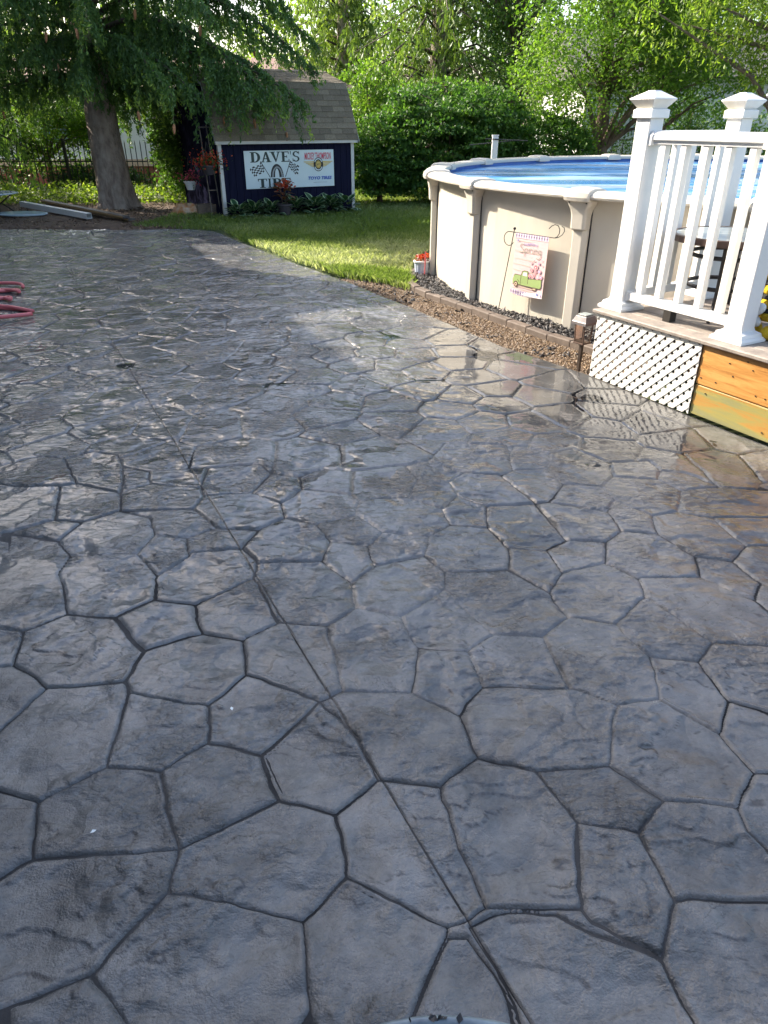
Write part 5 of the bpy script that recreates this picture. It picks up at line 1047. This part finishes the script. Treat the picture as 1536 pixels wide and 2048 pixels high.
for i in range(14): B().loft([[(x, 25 + .0, .0 + i * .2), (x, 25.03, i * .2), (x, 25.03, i * .2 + .197), (x, 25.018, i * .2 + .197)] for x in (6.2, 20)]).build('siding_board', 'housewall', wh)
B().box(6.2, 20, 25.035, 33, -.1, 2.8).build('wall', 'housewall', wh); B().loft([[(5.8, 24.5, 2.82), (20.4, 24.5, 2.82), (20.4, 33.4, 3.42), (5.8, 33.4, 2.82)], [(5.8, 28.9, 4.4), (20.4, 28.9, 4.4), (20.4, 29.0, 4.4), (5.8, 29.0, 4.4)]]).build('roof', 'darkroof', wh)
B().box(6.12, 6.195, 24.95, 25.1, 0, 2.8).build('corner_trim', 'trim', wh)
# ------------------------------------------------------------ trees and shrubs
def crown_points(ells, ncl, seed, gap=.42, gscale=.9):
    """cluster centres through a union of ellipsoids, thinned by noise so that gaps remain"""
    r = np.random.default_rng(seed); P = []
    vol = np.array([e[1][0] * e[1][1] * e[1][2] for e in ells]); vol = vol / vol.sum()
    while len(P) < ncl:
        e = ells[r.choice(len(ells), p=vol)]; q = r.normal(size=3); q /= np.linalg.norm(q); q *= r.random() ** .40
        p = np.array(e[0]) + q * np.array(e[1])
        if p[2] < .15: continue
        if vnoise(np.array([p[0] * gscale + p[2] * .7]), np.array([p[1] * .5 + p[2] * gscale]), seed)[0] < gap * r.random() * 1.6: continue
        P.append(p)
    return np.array(P)
def shrub(name, label, cat, base, ells, ncl, per, cr, ls, m, seed, flatz=1.0, trunk=None, tr_r=.12, gap=.42, bark='bark2', nlimb=24, aspect=.55, group=None, tilt=1.0, droop=0, cull=None, tonez=.35):
    t = thing(name, label, cat, base, group); P = crown_points(ells, ncl, seed, gap)
    if cull is not None: P = P[cull(P)]
    r = np.random.default_rng(seed + 1); k = len(P); s_ = r.uniform(.6, 1.25, k)
    off = r.normal(size=(k, per, 3)); off /= np.linalg.norm(off, axis=2)[..., None]; off *= (r.random((k, per, 1)) ** .5) * cr * s_[:, None, None]; off[..., 2] *= flatz
    if droop: off[..., 2] -= droop * np.abs(r.normal(size=(k, per)))
    C = (P[:, None] + off).reshape(-1, 3); C = C[C[:, 2] > .03]
    dirs = None
    if droop: dirs = np.tile(np.array([0, 0, -1.2]), (len(C), 1))
    v, f = leaves(C, r.uniform(.7, 1.3, len(C)) * ls, aspect, tilt, dirs, .7)
    tc = np.repeat(r.random(k), per)[:len(C)] if len(C) == k * per else r.random(len(C))
    tone = np.clip(.55 * tc + .45 * r.random(len(C)), 0, 1)
    npmesh('crown', v, f, m, t, tone=np.repeat(tone, 4))
    if trunk:
        b = B(); n = len(trunk); b.tube(trunk, [tr_r * (1.25 if i == 0 else 1 - .75 * i / (n - 1)) for i in range(n)], 10); b.build('trunk', bark, t, True)
        lb = B(); idx = r.choice(len(P), min(nlimb, len(P)), replace=False)
        for i in idx:
            q = Vector(P[i]); k0 = min(range(n), key=lambda j: abs(trunk[j][2] - max(.5, q.z - .6 * (q - Vector(trunk[j])).length))); a = Vector(trunk[k0]); mid_ = a.lerp(q, .5) + Vector((0, 0, .12 * (q - a).length))
            lb.tube([a, a.lerp(mid_, .5) + Vector((0, 0, .03)), mid_, q], [tr_r * .32, tr_r * .26, tr_r * .18, .008], 5, False)
        lb.build('limb', bark, t, True)
    return t
# --- big spruce on the left
sp_ = thing('spruce_tree', 'big dark spruce with drooping boughs and hanging cones left of the shed', 'tree', (-5.72, 16.9, 0))
tx0, ty0 = -5.86, 16.95
b = B(); zz_ = [-.1, .05, .25, .6, 1.2, 2.0, 3.0, 4.5, 7, 9.5, 11.5]; rr_ = [.54, .43, .365, .335, .315, .30, .28, .26, .17, .08, .02]
rings = []
for z, r in zip(zz_, rr_): rings.append([(tx0 - .03 * z * .6 + (r * (1 + .10 * math.sin(5 * a + z * 2) * (1.6 if z < .3 else .6) + .05 * math.sin(11 * a))) * math.cos(a), ty0 + r * (1 + .10 * math.sin(5 * a + z * 2) * (1.6 if z < .3 else .6)) * math.sin(a), z) for a in np.linspace(0, 2 * PI, 28, endpoint=False)])
b.loft(rings); b.build('trunk', 'bark', sp_, True)
r = np.random.default_rng(21); limbs = []
# (height, compass degrees from +X, length, rise, droop)
vis = [(2.5, 75, 2.6, .05, 1.0), (2.7, 50, 2.8, .05, .9), (2.3, 95, 2.2, 0, .8), (2.6, 20, 2.4, .05, .9), (3.05, -30, 4.9, .12, .95), (3.1, -35, 4.4, .1, 1.0), (2.95, -44, 3.6, .1, 1.0), (3.1, -38, 4.6, .25, 1.15), (3.4, -22, 5.0, .3, 1.0), (2.9, -55, 3.6, .2, 1.05), (3.6, -8, 4.8, .35, .9), (3.3, 12, 4.2, .3, .9), (2.7, -80, 2.4, .1, .8), (3.5, -68, 3.0, .25, .9), (3.0, 172, 3.9, .2, 1.0), (2.6, 186, 4.2, .15, 1.0), (3.4, 205, 3.8, .25, .95), (3.2, 235, 2.8, .2, .9), (3.7, 258, 2.4, .3, .8), (2.45, 150, 3.4, .1, .7), (3.9, -45, 4.4, .3, 1.0), (4.1, -15, 4.4, .35, .9), (4.2, 190, 3.8, .3, .9), (4.0, 225, 3.4, .3, .9), (4.3, -60, 3.4, .3, .9), (3.1, 100, 3.0, .2, .8), (3.5, 60, 3.2, .2, .8), (2.9, 215, 3.2, .1, .9), (2.3, -30, 1.6, .0, .5), (2.5, 200, 2.0, .0, .5), (3.0, -100, 1.9, .15, .7), (3.8, -95, 2.2, .2, .7), (4.6, -30, 4.0, .3, .9), (4.7, 210, 3.4, .3, .9), (4.8, 0, 3.6, .3, .8), (4.9, -70, 2.8, .3, .8), (5.0, 180, 3.4, .3, .8), (2.75, -15, 2.6, .1, .7)]
limbs += [(h, a, L, ri, dr, 1.0 if h < 4.5 else .3) for h, a, L, ri, dr in vis]
for k in range(46):
    h = 5.2 + 6.0 * k / 46; L = 3.0 * (1 - (h - 5.2) / 6.8) + .4; limbs.append((h, k * 137.5 % 360, L, .25, .6, .30))
lb = B(); Cs, Ds, Ss, Ts = [], [], [], []; cones = []
for li, (h, a, L, ri, dr, den) in enumerate(limbs):
    a_ = math.radians(a); dx, dy = math.cos(a_), math.sin(a_); px, py = -dy, dx; path = []
    sway = r.normal(0, .25)
    for t in np.linspace(0, 1, 9):
        q = L * t; path.append(np.array([tx0 - .018 * h + dx * q + px * sway * t * t, ty0 + dy * q + py * sway * t * t, h + ri * L * .5 * math.sin(PI * t * .8) - dr * t * t * L * .28 - (.0 if den == 1 else 0)]))
    path = np.array(path); lb.tube([tuple(p) for p in path], list(np.linspace(.055 if den == 1 else .03, .010, 9)), 5, False)
    ns = int(L * 17 * (1 if den == 1 else .45))
    for s in range(ns):
        t = .10 + .90 * (s + r.random()) / ns; q = t * 8; i0 = min(int(q), 7); p0 = path[i0] * (1 - (q - i0)) + path[i0 + 1] * (q - i0)
        side = r.choice((-1, 1)); sl = (.35 + .85 * math.sin(PI * min(t, .93)) * r.uniform(.5, 1.1)) * (.72 if den == 1 else .9) * (1.75 if li in (4, 5) and .62 < t < .97 else 1)
        out_ = np.array([dx * r.uniform(.1, .7) + px * side * r.uniform(.2, .9), dy * r.uniform(.1, .7) + py * side * r.uniform(.2, .9), 0]); hang = r.uniform(.45, 1.25)
        m_ = int((66 if den == 1 else 9) * sl / .5) + 3; u = np.sort(r.random(m_)); 
        P = p0 + out_ * (sl * .55 * u)[:, None] ; P[:, 2] -= hang * sl * (u ** 1.6) - .05 * sl
        tg = out_ * .55 * sl; tgz = -hang * sl * 1.6 * np.clip(u, .15, 1) ** .6
        d = np.stack([np.full(m_, tg[0]), np.full(m_, tg[1]), tgz], 1); d /= np.linalg.norm(d, axis=1)[:, None]
        jit = r.normal(0, .030, (m_, 3)); Cs.append(P + jit); Ds.append(d + r.normal(0, .32, (m_, 3))); Ss.append(r.uniform(.05, .112, m_) * (1 if den == 1 else 3.2)); base_t = .18 + .45 * r.random(); tipf = .55 * (r.random() < .5) * (t > .5); Ts.append(np.clip(base_t * r.uniform(.6, 1.2, m_) + tipf * u ** 3, 0, 1))
        if den == 1 and r.random() < .035 and t > .5: cones.append(P[-1] + np.array([0, 0, -.03]))
lb.build('limb', 'twig', sp_, True)
C = np.concatenate(Cs); D = np.concatenate(Ds); s__ = np.concatenate(Ss); tt = np.concatenate(Ts)
v, f = leaves(C, s__, .35, .5, D, .28); npmesh('needles', v, f, 'spruce', sp_, tone=np.repeat(tt, 4))
cm = bpy.data.meshes.new('cone'); bb = B().lathe([(.004, 0), (.018, -.015), (.024, -.05), (.021, -.10), (.012, -.135), (.002, -.145)], 8); cm.from_pydata(bb.v, [], bb.f); cm.materials.append(M['cone']); cm.shade_smooth()
for q in cones[:60]:
    o = bpy.data.objects.new('cone', cm); COL.objects.link(o); o.parent = sp_; o.location = Vector(q) - sp_.location; o.rotation_euler = (random.uniform(-.2, .2), random.uniform(-.2, .2), 0); o.scale = (1.15,) * 3
# --- pale drooping spruces further back
def back_spruce(label, x, y, H, R, z0, m, n, seed, size=.16, r0=.28):
    t = thing('spruce_tree', label, 'tree', (x, y, 0)); r = np.random.default_rng(seed); b = B(); b.tube([(x, y, -.1), (x, y, 2), (x + .05, y, H * .5), (x, y, H)], [r0 * 1.2, r0, r0 * .6, .03], 12); b.build('trunk', 'bark', t, True)
    lb = B(); Cs, Ds, Ts = [], [], []; nl = n // 240
    for k in range(nl):
        h = z0 + (H - z0) * (k / nl) ** 1.25; L = R * (1 - .85 * (h - z0) / (H - z0)) * r.uniform(.7, 1.1); a = k * 2.4; dx, dy = math.cos(a), math.sin(a)
        lb.tube([(x, y, h), (x + dx * L * .5, y + dy * L * .5, h + .12 * L), (x + dx * L, y + dy * L, h - .12 * L)], [.04, .025, .008], 5, False)
        for s in range(16):
            q = .15 + .85 * r.random(); p0 = np.array([x + dx * L * q, y + dy * L * q, h + .22 * L * q - .34 * L * q * q]); sd_ = r.normal(0, .30, 2); m_ = 15; u = r.random(m_); P = p0 + np.stack([sd_[0] * u, sd_[1] * u, -r.uniform(.4, 1.1) * u ** 1.4], 1) + r.normal(0, .05, (m_, 3)); Cs.append(P); Ds.append(np.tile([sd_[0], sd_[1], -1.0], (m_, 1)) + r.normal(0, .3, (m_, 3))); Ts.append(np.clip(r.random() * .7 + .3 * r.random(m_), 0, 1))
    lb.build('limb', 'twig', t, True); C = np.concatenate(Cs); v, f = leaves(C, r.uniform(.7, 1.4, len(C)) * size, .28, .5, np.concatenate(Ds), .15); npmesh('needles', v, f, m, t, tone=np.repeat(np.concatenate(Ts), 4))
back_spruce('tall pale green spruce standing behind the rounded hedge', 1.50, 23.2, 10.5, 3.1, 2.2, 'spruce2', 26000, 31)
back_spruce('slim pale green spruce just right of the shed roof, further back', -1.3, 26.5, 9.5, 2.5, 1.8, 'spruce2', 15000, 33, .2)
back_spruce('dark spruce at the left edge beyond the glass table', -10.2, 18.0, 9.5, 2.6, 1.4, 'spruce', 20000, 35, .17)
# --- hedge mass right of the shed: three rounded bushes
shrub('rounded_bush', 'large dark green rounded bush with flat sprays behind the lawn', 'bush', (1.6, 18.2, 0), [((1.55, 18.2, 1.15), (1.75, 1.3, 1.45)), ((.9, 18.3, 1.8), (.9, .9, .75)), ((2.2, 18.2, 1.6), (1.0, 1.0, .8))], 950, 42, .30, .085, 'hedge', 41, .32, [(1.5, 18.3, 0), (1.5, 18.3, .6), (1.55, 18.3, 1.6)], .08, .3, nlimb=40)
shrub('rounded_bush', 'lower dark green bush next to the right corner of the shed', 'bush', (-.15, 17.8, 0), [((-.05, 17.9, .85), (.75, .8, 1.05)), ((.3, 18.1, 1.2), (.7, .7, .7))], 380, 42, .26, .08, 'hedge', 43, .35, [(-.1, 17.9, 0), (-.1, 17.9, .5), (-.1, 17.9, 1.2)], .06, .3, nlimb=24)
shrub('rounded_bush', 'dark green bush between the white post and the tall trees', 'bush', (3.6, 18.3, 0), [((3.6, 18.4, .8), (1.3, 1.0, 1.1))], 420, 40, .28, .085, 'hedge', 45, .35, [(3.6, 18.4, 0), (3.6, 18.4, .5), (3.6, 18.4, 1.2)], .06, .3, nlimb=20)
shrub('leafy_shrub', 'bright yellow green shrub behind the right corner of the shed', 'bush', (-.6, 21.0, 0), [((-.4, 21, 1.6), (1.1, .8, 1.5))], 320, 34, .30, .09, 'leafA', 47, .8, [(-.4, 21, 0), (-.4, 21, 1), (-.4, 21, 2)], .06, .45)
# --- tall broadleaf trees on the right
vis_low = lambda P: P[:, 2] > .0
shrub('tall_tree', 'tall bright green tree with brown trunk above the far pool rim', 'tree', (5.15, 18.9, 0), [((5.0, 18.7, 3.2), (2.2, 1.9, 2.0)), ((4.2, 18.2, 2.4), (1.4, 1.2, 1.3)), ((6.3, 18.6, 2.9), (1.5, 1.4, 1.3)), ((5.2, 18.9, 6.2), (2.6, 2.4, 2.8))], 1500, 36, .36, .082, 'leafA', 51, .85, [(5.2, 19.0, -.1), (5.15, 19.0, 1.0), (5.1, 19.0, 2.2), (5.0, 19.0, 4), (5.1, 19.0, 7.5)], .22, .62, nlimb=70)
shrub('tall_tree', 'leaning multi stemmed tree with brown stems between the deck posts', 'tree', (6.6, 20.5, 0), [((6.9, 20.3, 3.6), (1.7, 1.5, 1.6)), ((7.9, 20.2, 2.9), (2.0, 1.2, 1.1)), ((7.2, 20.5, 6), (2.4, 2.2, 2.4))], 980, 34, .38, .085, 'leafA', 53, .85, [(6.45, 20.5, -.1), (6.6, 20.5, 1.0), (6.9, 20.4, 2.2), (7.3, 20.3, 4), (7.5, 20.3, 7)], .15, .62, nlimb=60)
shrub('willow_tree', 'pale yellow green willow like tree hanging over the upper right corner', 'tree', (8.6, 15.6, 0), [((6.9, 15.4, 3.5), (2.5, 1.5, 1.0)), ((7.6, 16.0, 2.8), (1.7, 1.2, .7)), ((8.0, 15.5, 4.6), (2.6, 2.0, 1.7)), ((8.9, 15.6, 6.2), (2.8, 2.6, 2.0))], 1350, 44, .40, .10, 'leafC', 55, .9, [(9.2, 15.7, -.1), (9.0, 15.7, 1.5), (8.6, 15.7, 3.4), (8.3, 15.6, 6.8)], .26, .55, nlimb=60, aspect=.32, droop=.16)
shrub('leafy_shrub', 'green shrub with gaps in front of the white building at right', 'bush', (8.0, 21.8, 0), [((8.2, 21.8, 1.0), (2.6, .9, 1.3))], 420, 30, .30, .085, 'leafB', 57, .8, [(8.2, 21.8, 0), (8.2, 21.8, .6), (8.2, 21.8, 1.5)], .06, .62)
shrub('tall_tree', 'dark trunked tree between the pale spruce and the tall bright tree', 'tree', (3.55, 22.3, 0), [((3.5, 22.2, 3.4), (1.2, 1.2, 1.5)), ((3.6, 22.3, 6), (2, 2, 2.4))], 520, 32, .36, .09, 'leafB', 59, .85, [(3.55, 22.3, -.1), (3.5, 22.3, 1.6), (3.55, 22.3, 3.2), (3.6, 22.3, 7)], .17, .7, nlimb=50)
# --- bushes and trees behind the left fence
shrub('leafy_shrub', 'loose bright green shrub behind the fence left of the spruce trunk', 'bush', (-8.9, 20.8, 0), [((-8.8, 20.8, 1.6), (1.7, .8, 1.25)), ((-7.6, 20.8, 1.9), (1.0, .7, .9))], 420, 30, .30, .09, 'leafA', 61, .8, [(-8.8, 20.8, 0), (-8.8, 20.8, .8), (-8.7, 20.8, 2)], .08, .66)
shrub('leafy_shrub', 'dark leafy shrub between the spruce trunk and the shed', 'bush', (-4.9, 20.4, 0), [((-4.9, 20.5, 1.2), (1.0, .7, 1.3)), ((-4.75, 18.2, 1.15), (.55, .75, 1.15))], 620, 32, .28, .085, 'leafB', 63, .8, [(-4.9, 20.5, 0), (-4.9, 20.5, .8), (-4.9, 20.5, 2)], .06, .5)
shrub('leafy_shrub', 'dark low shrub along the fence at the far left', 'bush', (-11.2, 20.3, 0), [((-11.0, 20.4, .9), (2.2, .7, 1.1))], 420, 30, .28, .085, 'leafD', 65, .8, [(-11, 20.4, 0), (-11, 20.4, .6), (-11, 20.4, 1.4)], .06, .5)
shrub('leafy_shrub', 'low dark shrub under the tan sill left of the spruce trunk', 'bush', (-7.6, 20.1, 0), [((-7.4, 20.2, .28), (1.5, .5, .42))], 200, 30, .22, .08, 'leafD', 67, .8, [(-7.4, 20.2, 0), (-7.4, 20.2, .3)], .03, .3)
# --- far trees beyond the houses, one crown each
far = [(-13.5, 36, 4.5, 'leafC', 'pale tree far beyond the reddish roof at left'), (-2.6, 35, 3.6, 'leafC', 'yellow green tree far behind the shed roof'), (3.0, 38, 4.4, 'leafB', 'green tree far behind the pale spruce'), (8.5, 37, 4.5, 'leafB', 'green tree far beyond the white building'), (14.5, 36, 4.6, 'leafA', 'bright tree far beyond the right end of the white building')]
for i, (x, y, R, m, lab) in enumerate(far):
    shrub('far_tree', lab, 'tree', (x, y, 0), [((x, y, R * .95), (R, R * .9, R * .95))], 300, 22, .75, .24, m, 71 + i, .9, [(x, y, 0), (x, y, R * .5), (x, y, R * 1.4)], .25, .68, nlimb=20, group='trees far beyond the houses')
